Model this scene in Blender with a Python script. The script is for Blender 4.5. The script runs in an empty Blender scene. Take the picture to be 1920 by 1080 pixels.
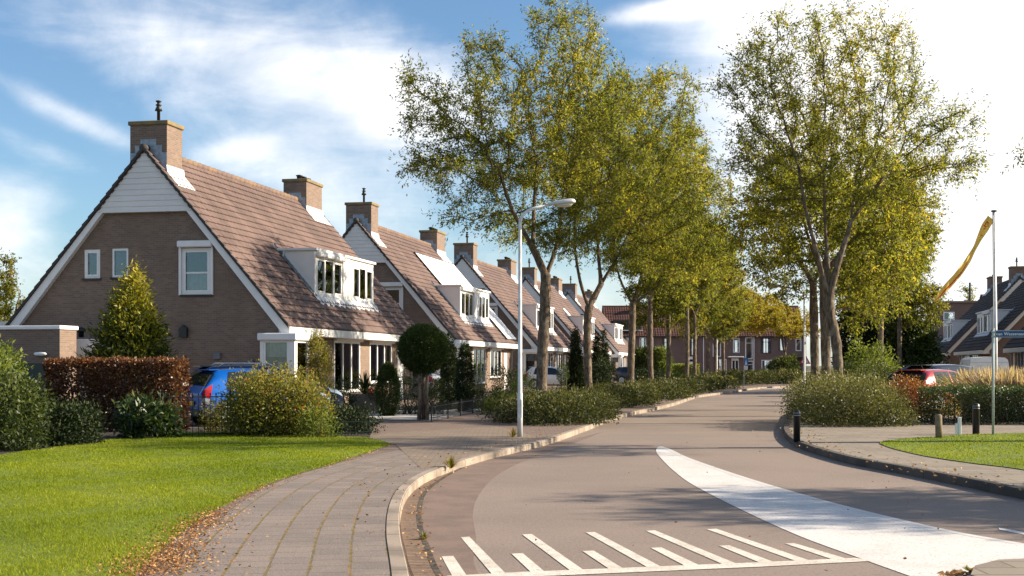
import bpy, math, random
import numpy as np
from mathutils import Vector, Matrix
from mathutils.geometry import tessellate_polygon

R = math.radians
random.seed(11)
SC = bpy.context.scene
COL = SC.collection

# ------------------------------------------------------------------ camera, light, exposure
F, HY, CAMH = 2438.0, 684.0, 1.6          # focal length and horizon row in photograph pixels, eye height
cd = bpy.data.cameras.new('camera'); cam = bpy.data.objects.new('camera', cd); COL.objects.link(cam)
cd.sensor_width = 36; cd.lens = 36 * F / 1920; cd.shift_y = (HY - 540) / 1920
cd.clip_start = .1; cd.clip_end = 4000
cam.location = (0, 0, CAMH); cam.rotation_euler = (R(90), 0, 0)
SC.camera = cam
SUN_AZ, SUN_EL = R(87), R(25.5)
to_sun = Vector((math.sin(SUN_AZ) * math.cos(SUN_EL), math.cos(SUN_AZ) * math.cos(SUN_EL), math.sin(SUN_EL)))
sd = bpy.data.lights.new('sun', 'SUN'); sun = bpy.data.objects.new('sun', sd); COL.objects.link(sun)
sd.energy = 5.0; sd.angle = R(.55); sd.color = (1, .86, .68)
sun.rotation_euler = to_sun.to_track_quat('Z', 'Y').to_euler(); sun.location = (40, 10, 40)
SC.view_settings.view_transform = 'Standard'; SC.view_settings.look = 'None'
SC.view_settings.exposure = 1.2; SC.view_settings.gamma = 1
SC.render.engine = 'CYCLES'
SC.cycles.max_bounces = 6; SC.cycles.transparent_max_bounces = 8
SC.cycles.diffuse_bounces = 3; SC.cycles.glossy_bounces = 2; SC.cycles.transmission_bounces = 4
SC.cycles.caustics_reflective = False; SC.cycles.caustics_refractive = False

world = bpy.data.worlds.new('World'); SC.world = world; world.use_nodes = True
NT = world.node_tree; NT.nodes.clear()
class G_:                                    # tiny node-graph helper
    def __init__(s, nt): s.nt = nt
    def n(s, t, **kw):
        x = s.nt.nodes.new(t)
        for k, v in kw.items(): setattr(x, k, v)
        return x
    def put(s, inp, v):
        if hasattr(v, 'is_output') : s.nt.links.new(v, inp)
        else: inp.default_value = v
    def m(s, op, a, b=0., c=0., clamp=False):
        x = s.n('ShaderNodeMath', operation=op); x.use_clamp = clamp
        s.put(x.inputs[0], a); s.put(x.inputs[1], b); s.put(x.inputs[2], c)
        return x.outputs[0]
    def mix(s, f, a, b, kind='MIX'):
        x = s.n('ShaderNodeMix', data_type='RGBA', blend_type=kind)
        s.put(x.inputs[0], f); s.put(x.inputs[6], a); s.put(x.inputs[7], b)
        return x.outputs[2]
    def ramp(s, f, stops):
        x = s.n('ShaderNodeValToRGB'); e = x.color_ramp.elements
        while len(e) < len(stops): e.new(.5)
        for el, (p, c) in zip(e, stops):
            el.position = p; el.color = tuple(c) + (1,) if len(c) == 3 else c
        s.put(x.inputs[0], f); return x.outputs[0]
    def noise(s, vec, scale, detail=4, rough=.55, dist=0.):
        x = s.n('ShaderNodeTexNoise'); x.inputs['Scale'].default_value = scale
        x.inputs['Detail'].default_value = detail; x.inputs['Roughness'].default_value = rough
        x.inputs['Distortion'].default_value = dist
        if vec is not None: s.put(x.inputs['Vector'], vec)
        return x.outputs[0]
    def mapr(s, v, a, b, c=0., d=1.):
        x = s.n('ShaderNodeMapRange', interpolation_type='SMOOTHSTEP')
        for i, q in enumerate((v, a, b, c, d)): s.put(x.inputs[i], q)
        return x.outputs[0]
g = G_(NT)
sky = g.n('ShaderNodeTexSky', sky_type='NISHITA', sun_disc=False, sun_elevation=SUN_EL, sun_rotation=SUN_AZ,
          altitude=0, air_density=1.0, dust_density=.6, ozone_density=2.2)
tc = g.n('ShaderNodeTexCoord'); sp = g.n('ShaderNodeSeparateXYZ'); g.put(sp.inputs[0], tc.outputs['Generated'])
az = g.m('DIVIDE', g.m('ARCTAN2', sp.outputs[0], sp.outputs[1]), R(1))      # degrees from +Y, clockwise
el = g.m('DIVIDE', g.m('ARCSINE', sp.outputs[2]), R(1))
def ell(a0, e0, ra, re, rot=0.):            # soft elliptic cloud bank at azimuth a0, elevation e0 (degrees)
    da, de = g.m('SUBTRACT', az, a0), g.m('SUBTRACT', el, e0)
    c, s_ = math.cos(R(rot)), math.sin(R(rot))
    u = g.m('DIVIDE', g.m('ADD', g.m('MULTIPLY', da, c), g.m('MULTIPLY', de, s_)), ra)
    v = g.m('DIVIDE', g.m('SUBTRACT', g.m('MULTIPLY', de, c), g.m('MULTIPLY', da, s_)), re)
    return g.m('EXPONENT', g.m('MULTIPLY', g.m('ADD', g.m('MULTIPLY', u, u), g.m('MULTIPLY', v, v)), -1))
cv = g.n('ShaderNodeCombineXYZ'); g.put(cv.inputs[0], az); g.put(cv.inputs[1], el)
mp = g.n('ShaderNodeMapping'); mp.inputs['Rotation'].default_value = (0, 0, R(22)); mp.inputs['Scale'].default_value = (.055, .16, 1)
g.put(mp.inputs[0], cv.outputs[0])
n1 = g.noise(mp.outputs[0], 2.2, 8, .58, .5)
n2 = g.noise(cv.outputs[0], .16, 7, .6, .3)
banks = None
for b, wgt in (((-11.5, 13.0, 8.5, 2.6, -12), .80), ((-4.5, 11.2, 3.6, 2.6, -25), .62), ((-19.5, 10.6, 4.4, .6, -24), .55), ((-22, 5.6, 3.2, 2.2, 0), .75),
               ((-20, 8.9, 3, .5, -20), .3), ((-9, 8.2, 4, 1.8, -10), .55), ((-12, 9.2, 2.2, .5, 15), .4), ((-5, 5.5, 6, 2.2, -15), .35), ((7.2, 15.2, 3.0, .42, 6), .85),
               ((17, 11, 8.5, 7.5, 0), 1.5), ((0, 1.5, 30, 3.2, 0), .5), ((60, 20, 34, 20, 0), 1.2), ((-70, 25, 25, 12, 20), .9), ((150, 30, 40, 20, 0), .8), ((-140, 28, 30, 14, 0), .9), ((2.0, 16.2, 2.2, .3, -5), .4)):  # banks behind the camera are unseen, added for fill light
    t = g.m('MULTIPLY', ell(*b), wgt); banks = t if banks is None else g.m('ADD', banks, t)
nz = g.m('ADD', g.m('MULTIPLY', n1, .62), g.m('MULTIPLY', n2, .5))
cl = g.mapr(g.m('ADD', banks, g.m('MULTIPLY', g.m('SUBTRACT', nz, .56), 1.5)), .12, 1.12, 0, .93)
skc = g.mix(1., sky.outputs[0], (.63, .75, .84, 1), 'MULTIPLY')
cloudc = g.mix(g.mapr(n2, .3, .7), (6.1, 6.1, 6.2, 1), (7.4, 7.25, 7.15, 1))
bg = g.n('ShaderNodeBackground'); g.put(bg.inputs[0], g.mix(cl, skc, cloudc)); bg.inputs[1].default_value = .085
g.put(g.n('ShaderNodeOutputWorld').inputs[0], bg.outputs[0])

# ------------------------------------------------------------------ helpers
def G(px, py, z=0.):                        # ground point seen at a pixel of the photograph, on level z
    Y = (CAMH - z) * F / (py - HY); return ((px - 960) / F * Y, Y, z)
def atx(px, Y): return (px - 960) / F * Y
def zat(py, Y): return CAMH + (HY - py) / F * Y
def tag(o, label=None, cat=None, group=None, kind=None):
    for k, v in (('label', label), ('category', cat), ('group', group), ('kind', kind)):
        if v: o[k] = v
    return o
def empty(name, loc, rz=0., label=None, cat=None, group=None):
    o = bpy.data.objects.new(name, None); COL.objects.link(o); o.empty_display_size = .3
    o.location = loc; o.rotation_euler = (0, 0, rz); return tag(o, label, cat, group)
def copy_tree(o, parent=None):
    c = o.copy(); COL.objects.link(c)
    if parent: c.parent = parent
    for ch in list(o.children): copy_tree(ch, c)
    return c
MIR = 1
class MB:                                   # collects geometry, links ONE mesh object
    def __init__(s): s.v = []; s.f = []
    def add(s, vs, fs):
        b = len(s.v); s.v += [tuple(p) for p in vs]; s.f += [tuple(b + i for i in f) for f in fs]; return s
    def box(s, x0, x1, y0, y1, z0, z1):
        return s.add([(x, y, z) for z in (z0, z1) for y in (y0, y1) for x in (x0, x1)],
                     [(0, 2, 3, 1), (4, 5, 7, 6), (0, 1, 5, 4), (2, 6, 7, 3), (0, 4, 6, 2), (1, 3, 7, 5)])
    def bbox(s, x0, x1, y0, y1, z0, z1, b=.02):   # box with chamfered edges
        vs = []; 
        for sx, X, IX in ((0, x0, x0 + b), (1, x1, x1 - b)):
            for sy, Y, IY in ((0, y0, y0 + b), (1, y1, y1 - b)):
                for sz, Z, IZ in ((0, z0, z0 + b), (1, z1, z1 - b)):
                    vs += [(X, IY, IZ), (IX, Y, IZ), (IX, IY, Z)]
        I = lambda a, c, d, k: (a * 4 + c * 2 + d) * 3 + k
        fs = [(I(0,0,0,0), I(0,0,1,0), I(0,1,1,0), I(0,1,0,0)), (I(1,0,0,0), I(1,1,0,0), I(1,1,1,0), I(1,0,1,0)),
              (I(0,0,0,1), I(1,0,0,1), I(1,0,1,1), I(0,0,1,1)), (I(0,1,0,1), I(0,1,1,1), I(1,1,1,1), I(1,1,0,1)),
              (I(0,0,0,2), I(0,1,0,2), I(1,1,0,2), I(1,0,0,2)), (I(0,0,1,2), I(1,0,1,2), I(1,1,1,2), I(0,1,1,2))]
        for a in (0, 1):
            for c in (0, 1):
                fs.append((I(a,c,0,0), I(a,c,1,0), I(a,c,1,1), I(a,c,0,1)))
                fs.append((I(a,0,c,0), I(a,1,c,0), I(a,1,c,2), I(a,0,c,2)))
                fs.append((I(0,a,c,1), I(1,a,c,1), I(1,a,c,2), I(0,a,c,2)))
                for d in (0, 1): fs.append((I(a,c,d,0), I(a,c,d,1), I(a,c,d,2)))
        return s.add(vs, fs)
    def obox(s, O, U, V, N, u0, u1, v0, v1, n0, n1):
        O, U, V, N = map(np.array, (O, U, V, N))
        return s.add([O + U * u + V * v + N * n for n in (n0, n1) for v in (v0, v1) for u in (u0, u1)],
                     [(0, 2, 3, 1), (4, 5, 7, 6), (0, 1, 5, 4), (2, 6, 7, 3), (0, 4, 6, 2), (1, 3, 7, 5)])
    def prism(s, poly, y0, y1):             # polygon in x-z, extruded along y
        n = len(poly)
        s.add([(x, y0, z) for x, z in poly] + [(x, y1, z) for x, z in poly],
              [tuple(range(n)), tuple(range(2 * n - 1, n - 1, -1))] + [(i, n + i, n + (i + 1) % n, (i + 1) % n) for i in range(n)])
        return s
    def tube(s, pts, rad, n=8, cap=True):
        pts = [Vector(p) for p in pts]; m = len(pts)
        if not hasattr(rad, '__len__'): rad = [rad] * m
        vs = []; prev = None
        for i, p in enumerate(pts):
            d = (pts[min(i + 1, m - 1)] - pts[max(i - 1, 0)]).normalized()
            if prev is None:
                a = Vector((0, 0, 1)) if abs(d.z) < .9 else Vector((1, 0, 0)); u = d.cross(a).normalized()
            else: u = (prev - d * prev.dot(d)).normalized()
            prev = u; w = d.cross(u)
            for k in range(n):
                t = 2 * math.pi * k / n; vs.append(p + (u * math.cos(t) + w * math.sin(t)) * rad[i])
        fs = [(i * n + k, i * n + (k + 1) % n, (i + 1) * n + (k + 1) % n, (i + 1) * n + k) for i in range(m - 1) for k in range(n)]
        if cap: fs += [tuple(range(n - 1, -1, -1)), tuple((m - 1) * n + k for k in range(n))]
        return s.add(vs, fs)
    def lathe(s, prof, n=16, c=(0, 0, 0)):
        vs = [(c[0] + r * math.cos(2 * math.pi * k / n), c[1] + r * math.sin(2 * math.pi * k / n), c[2] + z) for r, z in prof for k in range(n)]
        m = len(prof)
        fs = [(i * n + k, i * n + (k + 1) % n, (i + 1) * n + (k + 1) % n, (i + 1) * n + k) for i in range(m - 1) for k in range(n)]
        fs += [tuple(range(n - 1, -1, -1)), tuple((m - 1) * n + k for k in range(n))]
        return s.add(vs, fs)
    def sheet(s, poly, holes=(), fn=lambda a, b: (a, b, 0)):   # filled 2-D polygon with holes
        loops = [poly] + list(holes)
        flat = [p for l in loops for p in l]
        tris = tessellate_polygon([[Vector((p[0], p[1], 0)) for p in l] for l in loops])
        out = []
        for t in tris:
            a, b, c = (flat[i] for i in t)
            cr = (b[0]-a[0])*(c[1]-a[1]) - (b[1]-a[1])*(c[0]-a[0])
            out.append(t if cr > 0 else (t[0], t[2], t[1]))
        return s.add([fn(*p[:2]) for p in flat], out)
    def build(s, name, mat, parent=None, smooth=False, uv=False):
        me = bpy.data.meshes.new(name)
        v = s.v if MIR == 1 else [(-p[0], p[1], p[2]) for p in s.v]
        f = s.f if MIR == 1 else [q[::-1] for q in s.f]
        me.from_pydata(v, [], f); me.materials.append(mat)
        if smooth: me.polygons.foreach_set('use_smooth', [True] * len(me.polygons))
        if uv: box_uv(me)
        o = bpy.data.objects.new(name, me); COL.objects.link(o)
        if parent: o.parent = parent
        return o
def box_uv(me):
    L = me.uv_layers.new(name='UVMap').data
    for p in me.polygons:
        n = p.normal; ax = 2 if abs(n.z) > .8 else (0 if abs(n.x) > abs(n.y) else 1)
        for li in p.loop_indices:
            c = me.vertices[me.loops[li].vertex_index].co
            L[li].uv = (c.x, c.y) if ax == 2 else ((c.y, c.z) if ax == 0 else (c.x, c.z))
def catmull(P, n=8):
    P = [np.array(p, float) for p in P]; out = []
    for i in range(len(P) - 1):
        a, b, c, d = P[max(i - 1, 0)], P[i], P[i + 1], P[min(i + 2, len(P) - 1)]
        for k in range(n):
            t = k / n; out.append(.5 * ((2 * b) + (c - a) * t + (2 * a - 5 * b + 4 * c - d) * t * t + (3 * b - a - 3 * c + d) * t ** 3))
    return out + [P[-1]]

# ------------------------------------------------------------------ materials
def newmat(name):
    m = bpy.data.materials.new(name); m.use_nodes = True; nt = m.node_tree
    b = nt.nodes['Principled BSDF']; return m, G_(nt), b
def mat(name, c, rough=.7, var=.15, scale=3., metal=0., c2=None, bump=0., bscale=40., spec=None, coat=0.):
    m, g, b = newmat(name)
    tc = g.n('ShaderNodeTexCoord')
    c2 = c2 or tuple(x * (1 - var) for x in c); c1 = c if c2 else tuple(x * (1 + var) for x in c)
    g.put(b.inputs['Base Color'], g.mix(g.mapr(g.noise(tc.outputs['Object'], scale, 6), .35, .65), tuple(c1) + (1,), tuple(c2) + (1,)))
    b.inputs['Roughness'].default_value = rough; b.inputs['Metallic'].default_value = metal
    if spec is not None: b.inputs['Specular IOR Level'].default_value = spec
    if coat: b.inputs['Coat Weight'].default_value = coat; b.inputs['Coat Roughness'].default_value = .05
    if bump:
        bp = g.n('ShaderNodeBump'); bp.inputs['Strength'].default_value = bump; bp.inputs['Distance'].default_value = .02
        g.put(bp.inputs['Height'], g.noise(tc.outputs['Object'], bscale, 5)); g.put(b.inputs['Normal'], bp.outputs[0])
    return m
def brickmat(name, c1, c2, mortar, bw=.215, bh=.066, off=.5, ms=.011, rough=.85, vscale=1.1):
    m, g, b = newmat(name)
    uv = g.n('ShaderNodeUVMap')
    br = g.n('ShaderNodeTexBrick', offset=off); g.put(br.inputs['Vector'], uv.outputs[0])
    for k, v in (('Scale', 1.), ('Brick Width', bw), ('Row Height', bh), ('Mortar Size', ms), ('Mortar Smooth', .2), ('Bias', 0.)): br.inputs[k].default_value = v
    for k, v in (('Color1', c1), ('Color2', c2), ('Mortar', mortar)): br.inputs[k].default_value = tuple(v) + (1,)
    nz = g.noise(uv.outputs[0], vscale, 6, .6); fine = g.noise(uv.outputs[0], 26, 3)
    col = g.mix(g.mapr(nz, .35, .7, 0, .45), br.outputs[0], tuple(x * .62 for x in c1) + (1,))
    col = g.mix(g.mapr(fine, .45, .75, 0, .35), col, tuple(min(1, x * 1.5) for x in c2) + (1,))
    g.put(b.inputs['Base Color'], col); b.inputs['Roughness'].default_value = rough; b.inputs['Specular IOR Level'].default_value = .25
    bp = g.n('ShaderNodeBump'); bp.inputs['Strength'].default_value = .5; bp.inputs['Distance'].default_value = .01
    g.put(bp.inputs['Height'], g.m('SUBTRACT', 1., br.outputs[1])); g.put(b.inputs['Normal'], bp.outputs[0])
    return m
def leafmat(name, stops, trans=.45, rough=.5, sp=.35):
    m, g, b = newmat(name)
    at = g.n('ShaderNodeAttribute', attribute_name='tint')
    c = g.ramp(at.outputs['Fac'], stops)
    g.put(b.inputs['Base Color'], c); b.inputs['Roughness'].default_value = rough; b.inputs['Specular IOR Level'].default_value = sp
    tr = g.n('ShaderNodeBsdfTranslucent')
    g.put(tr.inputs[0], g.mix(1., c, (1.5, 1.45, .75, 1), 'MULTIPLY'))
    mx = g.n('ShaderNodeMixShader'); mx.inputs[0].default_value = trans
    g.put(mx.inputs[1], b.outputs[0]); g.put(mx.inputs[2], tr.outputs[0])
    out = [x for x in m.node_tree.nodes if x.type == 'OUTPUT_MATERIAL'][0]
    g.put(out.inputs[0], mx.outputs[0]); return m
def glassmat(name, tint=(.75, .8, .82), base=.10):
    m, g, b = newmat(name)
    t = g.n('ShaderNodeBsdfTransparent'); t.inputs[0].default_value = tint + (1,)
    gl = g.n('ShaderNodeBsdfGlossy'); gl.inputs['Roughness'].default_value = .015; gl.inputs[0].default_value = (.9, .95, 1, 1)
    fr = g.n('ShaderNodeFresnel'); fr.inputs[0].default_value = 1.5
    mx = g.n('ShaderNodeMixShader'); g.put(mx.inputs[0], g.m('ADD', g.m('MULTIPLY', fr.outputs[0], 1.15), base, clamp=True))
    g.put(mx.inputs[1], t.outputs[0]); g.put(mx.inputs[2], gl.outputs[0])
    out = [x for x in m.node_tree.nodes if x.type == 'OUTPUT_MATERIAL'][0]
    g.put(out.inputs[0], mx.outputs[0]); return m
M = {}
M['brick'] = brickmat('brown_brick', (.24, .165, .125), (.155, .108, .083), (.225, .185, .15))
M['brick_far'] = brickmat('purple_brick', (.20, .125, .105), (.15, .095, .08), (.19, .15, .13))
M['brick_right'] = brickmat('red_brick', (.23, .135, .09), (.17, .10, .07), (.20, .16, .13))
def roofmat(name, a, b_, lichen, amt=.5):
    m, g, b = newmat(name); tc = g.n('ShaderNodeTexCoord'); o = tc.outputs['Object']
    oi = g.n('ShaderNodeObjectInfo')
    c = g.mix(g.mapr(g.noise(o, .9, 7, .6), .35, .68), a + (1,), b_ + (1,))
    mp = g.n('ShaderNodeMapping'); mp.inputs['Scale'].default_value = (.3, 3.3, .3); g.put(mp.inputs[0], o)
    c = g.mix(g.mapr(g.noise(mp.outputs[0], 1.6, 5), .48, .7, 0, .55), c, tuple(x * .6 for x in b_) + (1,))
    c = g.mix(g.mapr(g.noise(o, 7, 5, .7), .62, .74, 0, amt), c, lichen + (1,))
    g.put(b.inputs['Base Color'], c); b.inputs['Roughness'].default_value = .8; b.inputs['Specular IOR Level'].default_value = .3
    return m
M['roof'] = roofmat('brown_roof_tile', (.165, .112, .097), (.112, .077, .066), (.33, .27, .2))
M['roof_dark'] = roofmat('dark_roof_tile', (.075, .052, .040), (.05, .036, .028), (.09, .08, .07), .3)
M['roof_red'] = roofmat('red_roof_tile', (.115, .050, .038), (.075, .036, .029), (.24, .12, .09), .3)
M['ridge'] = mat('lichen_ridge_tile', (.135, .09, .076), .85, c2=(.20, .125, .065), scale=1.1)
M['verge'] = mat('dark_verge_tile', (.055, .045, .042), .8, .3)
M['white'] = mat('white_paint', (.80, .79, .77), .45, .06, 2.)
M['offwhite'] = mat('off_white_board', (.74, .72, .69), .55, .08, 2.)
M['cream'] = mat('cream_paint', (.70, .64, .54), .55, .1, 2.)
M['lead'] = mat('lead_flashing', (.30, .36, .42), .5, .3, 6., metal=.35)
M['leadlit'] = mat('sunlit_lead_apron', (.60, .62, .63), .55, .2, 5., metal=.1)  # paler copy of the lead, sunlit brightness put into its colour
M['black'] = mat('black_metal', (.012, .013, .014), .45, .2, spec=.5)
M['blackbox'] = mat('dark_interior', (.018, .017, .016), .9)  # near-black painting unlit rooms behind glass, also dark door panels
M['room'] = mat('dim_room', (.10, .09, .08), .9)
M['cap'] = mat('chimney_cap_stone', (.15, .13, .085), .9, c2=(.25, .17, .055), scale=3.0)
M['glass'] = glassmat('window_glass', (.84, .88, .90), .04)
M['curtain'] = mat('net_curtain', (.50, .50, .50), .9, .15, 5)
M['asphalt'] = None
M['greymetal'] = mat('galvanised_metal', (.55, .57, .58), .42, .12, metal=.25)
M['polewhite'] = mat('painted_pole', (.70, .71, .72), .45, .0, c2=(.50, .50, .49), scale=3.5)
m, g, b = newmat('tree_bark'); tc = g.n('ShaderNodeTexCoord'); o_ = tc.outputs['Object']
mp = g.n('ShaderNodeMapping'); mp.inputs['Scale'].default_value = (1, 1, .28); g.put(mp.inputs[0], o_)
c = g.mix(g.mapr(g.noise(mp.outputs[0], 16, 6, .7), .36, .64), (.075, .055, .04, 1), (.21, .16, .115, 1))
c = g.mix(g.mapr(g.noise(o_, 3.2, 5, .6), .52, .66, 0, .65), c, (.27, .23, .17, 1))
c = g.mix(g.mapr(g.noise(o_, 1.7, 5, .6), .54, .7, 0, .6), c, (.06, .05, .03, 1))
g.put(b.inputs['Base Color'], c); b.inputs['Roughness'].default_value = .95; b.inputs['Specular IOR Level'].default_value = .15
bp = g.n('ShaderNodeBump'); bp.inputs['Strength'].default_value = .9; bp.inputs['Distance'].default_value = .05
g.put(bp.inputs['Height'], g.noise(mp.outputs[0], 14, 6, .7)); g.put(b.inputs['Normal'], bp.outputs[0]); M['barkA'] = m
M['wood'] = mat('weathered_wood', (.24, .18, .11), .9, .4, 9, bump=.5, bscale=25)
M['soil'] = mat('garden_soil', (.028, .021, .014), .95, .4, 5, bump=.8, bscale=20)
M['rubber'] = mat('rubber', (.015, .015, .016), .8)
M['rim'] = mat('alloy_rim', (.55, .56, .58), .3, .05, metal=.8)
M['red_lamp'] = mat('red_lamp', (.45, .012, .012), .15, .1, spec=.6)
M['plate_y'] = mat('yellow_plate', (.75, .45, .02), .5, .05)

# ------------------------------------------------------------------ leaves
def unit(a): return a / (np.linalg.norm(a, axis=1, keepdims=True) + 1e-9)
def leaf_object(name, P, D, L, W, tint, m, parent=None, seed=0, extra=None):
    r = np.random.default_rng(seed); n = len(P)
    N = unit(r.normal(size=(n, 3))); S_ = unit(np.cross(D, N)); Nn = np.cross(S_, D)
    L = (L * r.uniform(.65, 1.25, n))[:, None]; W = (W * r.uniform(.7, 1.2, n))[:, None] * .5
    mid = P + D * L * .45 + Nn * L * .06
    V = np.empty((n, 4, 3)); V[:, 0] = P; V[:, 1] = mid + S_ * W; V[:, 2] = P + D * L - Nn * L * .05; V[:, 3] = mid - S_ * W
    me = bpy.data.meshes.new(name); me.vertices.add(4 * n); me.vertices.foreach_set('co', V.astype(np.float32).ravel())
    me.loops.add(4 * n); me.loops.foreach_set('vertex_index', np.arange(4 * n, dtype=np.int32))
    me.polygons.add(n); me.polygons.foreach_set('loop_start', np.arange(0, 4 * n, 4, dtype=np.int32))
    me.polygons.foreach_set('loop_total', np.full(n, 4, np.int32))
    a = me.attributes.new('tint', 'FLOAT', 'FACE'); a.data.foreach_set('value', np.clip(tint, 0, 1).astype(np.float32))
    me.materials.append(m); me.update(); me.validate()
    o = bpy.data.objects.new(name, me); COL.objects.link(o)
    if parent: o.parent = parent
    return o
def blob_points(blobs, n, tuft=9, spread=.09, fill=.3, zmin=.02, seed=0, lump=.13, out=.75):
    r = np.random.default_rng(seed); B = np.array(blobs, float); c, q = B[:, :3], B[:, 3:6]
    w = (q[:, 0] * q[:, 1] + q[:, 0] * q[:, 2] + q[:, 1] * q[:, 2]); w /= w.sum()
    nt = max(4, n // tuft); need = nt; Ps, Ns, Ts = [], [], []
    ph = r.uniform(0, 6.28, (len(B), 6)); fq = r.uniform(2.2, 5.5, (len(B), 3))
    for _ in range(12):
        k = r.choice(len(B), need * 2, p=w); d = unit(r.normal(size=(len(k), 3)))
        bump = 1 + lump * (np.sin(d[:, 0] * fq[k, 0] * 2 + ph[k, 0]) + np.sin(d[:, 1] * fq[k, 1] * 2 + ph[k, 1]) + np.sin(d[:, 2] * fq[k, 2] * 2 + ph[k, 2])) * .6
        rad = np.where(r.random(len(k)) < fill, r.random(len(k)) ** .5 * .95, 1 - np.abs(r.normal(0, .07, len(k)))) * bump
        p = c[k] + d * q[k] * rad[:, None]; nn = unit(d / q[k])
        ok = p[:, 2] > zmin
        for j in range(len(B)):
            ins = (np.sum(((p - c[j]) / q[j]) ** 2, 1) < .55) & (k != j); ok &= ~ins
        Ps.append(p[ok]); Ns.append(nn[ok]); Ts.append(rad[ok])
        need = nt - sum(map(len, Ps))
        if need <= 0: break
    P = np.concatenate(Ps)[:nt]; N = np.concatenate(Ns)[:nt]; nt = len(P)
    tt = r.normal(.5, .16, nt)
    P = np.repeat(P, tuft, 0) + r.normal(0, spread, (nt * tuft, 3)); N = np.repeat(N, tuft, 0)
    P[:, 2] = np.maximum(P[:, 2], zmin)
    D = unit(N * out + r.normal(0, .55, P.shape) + np.array([0, 0, .12]))
    return P, D, np.repeat(tt, tuft) + r.normal(0, .12, len(P))
def shrub(name, label, cat, loc, blobs, n, L, W, m, group=None, seed=1, stems=None, tag_=True, parent=None, tuft=9, spread=.09, fill=.3, lump=.13, out=.75, rz=0, hi=None):
    P, D, t = blob_points(blobs, n, tuft, spread, fill, seed=seed, lump=lump, out=out)
    if hi is not None:                       # tint by height: painted shade low down, brighter or turned leaves on top
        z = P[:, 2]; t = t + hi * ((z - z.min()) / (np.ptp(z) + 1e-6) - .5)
    o = leaf_object(name, P, D, L, W, t, m, parent, seed + 5)
    if parent is None:
        o.location = loc; o.rotation_euler = (0, 0, rz); tag(o, label, cat, group)
    if stems:
        mb = MB(); r = random.Random(seed)
        for _ in range(stems):
            b = r.choice(blobs); x0, y0 = b[0] * .4 + r.uniform(-.1, .1), b[1] * .4 + r.uniform(-.1, .1)
            tip = (b[0] + r.uniform(-.6, .6) * b[3], b[1] + r.uniform(-.6, .6) * b[4], b[2] + r.uniform(0, .7) * b[5])
            mid = ((x0 + tip[0]) / 2 + r.uniform(-.1, .1), (y0 + tip[1]) / 2, tip[2] * .55)
            mb.tube([(x0, y0, 0), mid, tip], [.022, .015, .006], 5)
        mb.build('stem', M['barkA'], o, True)
    return o
def hedge_blobs(x0, x1, y0, y1, h, step=.5, top=.0):
    r = random.Random(int(x0 * 100) + 7); bl = []; n = max(1, int((x1 - x0) / step))
    for i in range(n + 1):
        for z in (h * .28, h * .72):
            bl.append((x0 + (x1 - x0) * i / n, (y0 + y1) / 2, z, step * .75, (y1 - y0) / 2 * r.uniform(.95, 1.06), h * .32 * r.uniform(.95, 1.05)))
    return bl
LM = {}
LM['ash'] = leafmat('ash_leaves', [(0, (.042, .058, .012)), (.45, (.135, .155, .026)), (.75, (.275, .26, .042)), (1, (.46, .33, .05))], .68)
LM['ashy'] = leafmat('yellowing_ash_leaves', [(0, (.045, .056, .011)), (.4, (.118, .132, .021)), (.75, (.235, .212, .03)), (1, (.44, .29, .04))], .58)
LM['yellow'] = leafmat('yellow_autumn_leaves', [(0, (.12, .11, .015)), (.5, (.27, .225, .025)), (1, (.42, .31, .03))], .5)
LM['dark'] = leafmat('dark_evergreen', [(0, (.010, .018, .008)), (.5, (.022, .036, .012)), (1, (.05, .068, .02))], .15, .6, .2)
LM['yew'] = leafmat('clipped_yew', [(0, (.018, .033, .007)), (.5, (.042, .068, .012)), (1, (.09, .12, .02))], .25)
LM['green'] = leafmat('green_shrub', [(0, (.014, .026, .008)), (.5, (.042, .062, .014)), (1, (.13, .15, .03))], .35)  # low stops darkened as shade, top stop left bright as sunlit tips
LM['light'] = leafmat('light_green_shrub', [(0, (.05, .08, .015)), (.5, (.13, .17, .03)), (1, (.25, .28, .06))], .45)
LM['gold'] = leafmat('golden_conifer', [(0, (.014, .026, .006)), (.45, (.05, .068, .009)), (.75, (.19, .19, .016)), (1, (.46, .38, .03))], .35)
LM['copper'] = leafmat('copper_beech', [(0, (.025, .012, .008)), (.5, (.085, .036, .017)), (.8, (.21, .085, .032)), (1, (.36, .19, .09))], .35, .35, .5)
LM['mixed'] = leafmat('turning_shrub', [(0, (.05, .06, .015)), (.45, (.17, .18, .035)), (.8, (.31, .25, .06)), (.93, (.42, .20, .05)), (1, (.48, .09, .035))], .45)
LM['rust'] = leafmat('rusty_shrub', [(0, (.06, .03, .012)), (.5, (.17, .075, .022)), (1, (.36, .15, .035))], .4)
LM['cover'] = leafmat('ground_cover_leaves', [(0, (.016, .024, .009)), (.45, (.045, .056, .016)), (1, (.17, .165, .045))], .3, .55, .25)  # shade painted into the dark stops, sunlit tips into the bright one
LM['cotoneaster'] = leafmat('grey_green_shrub', [(0, (.03, .037, .012)), (.45, (.085, .092, .026)), (1, (.27, .25, .09))], .35, .45, .4)
LM['laurel'] = leafmat('laurel_leaves', [(0, (.012, .025, .008)), (.5, (.03, .055, .014)), (1, (.09, .12, .035))], .25, .4, .4)

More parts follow.
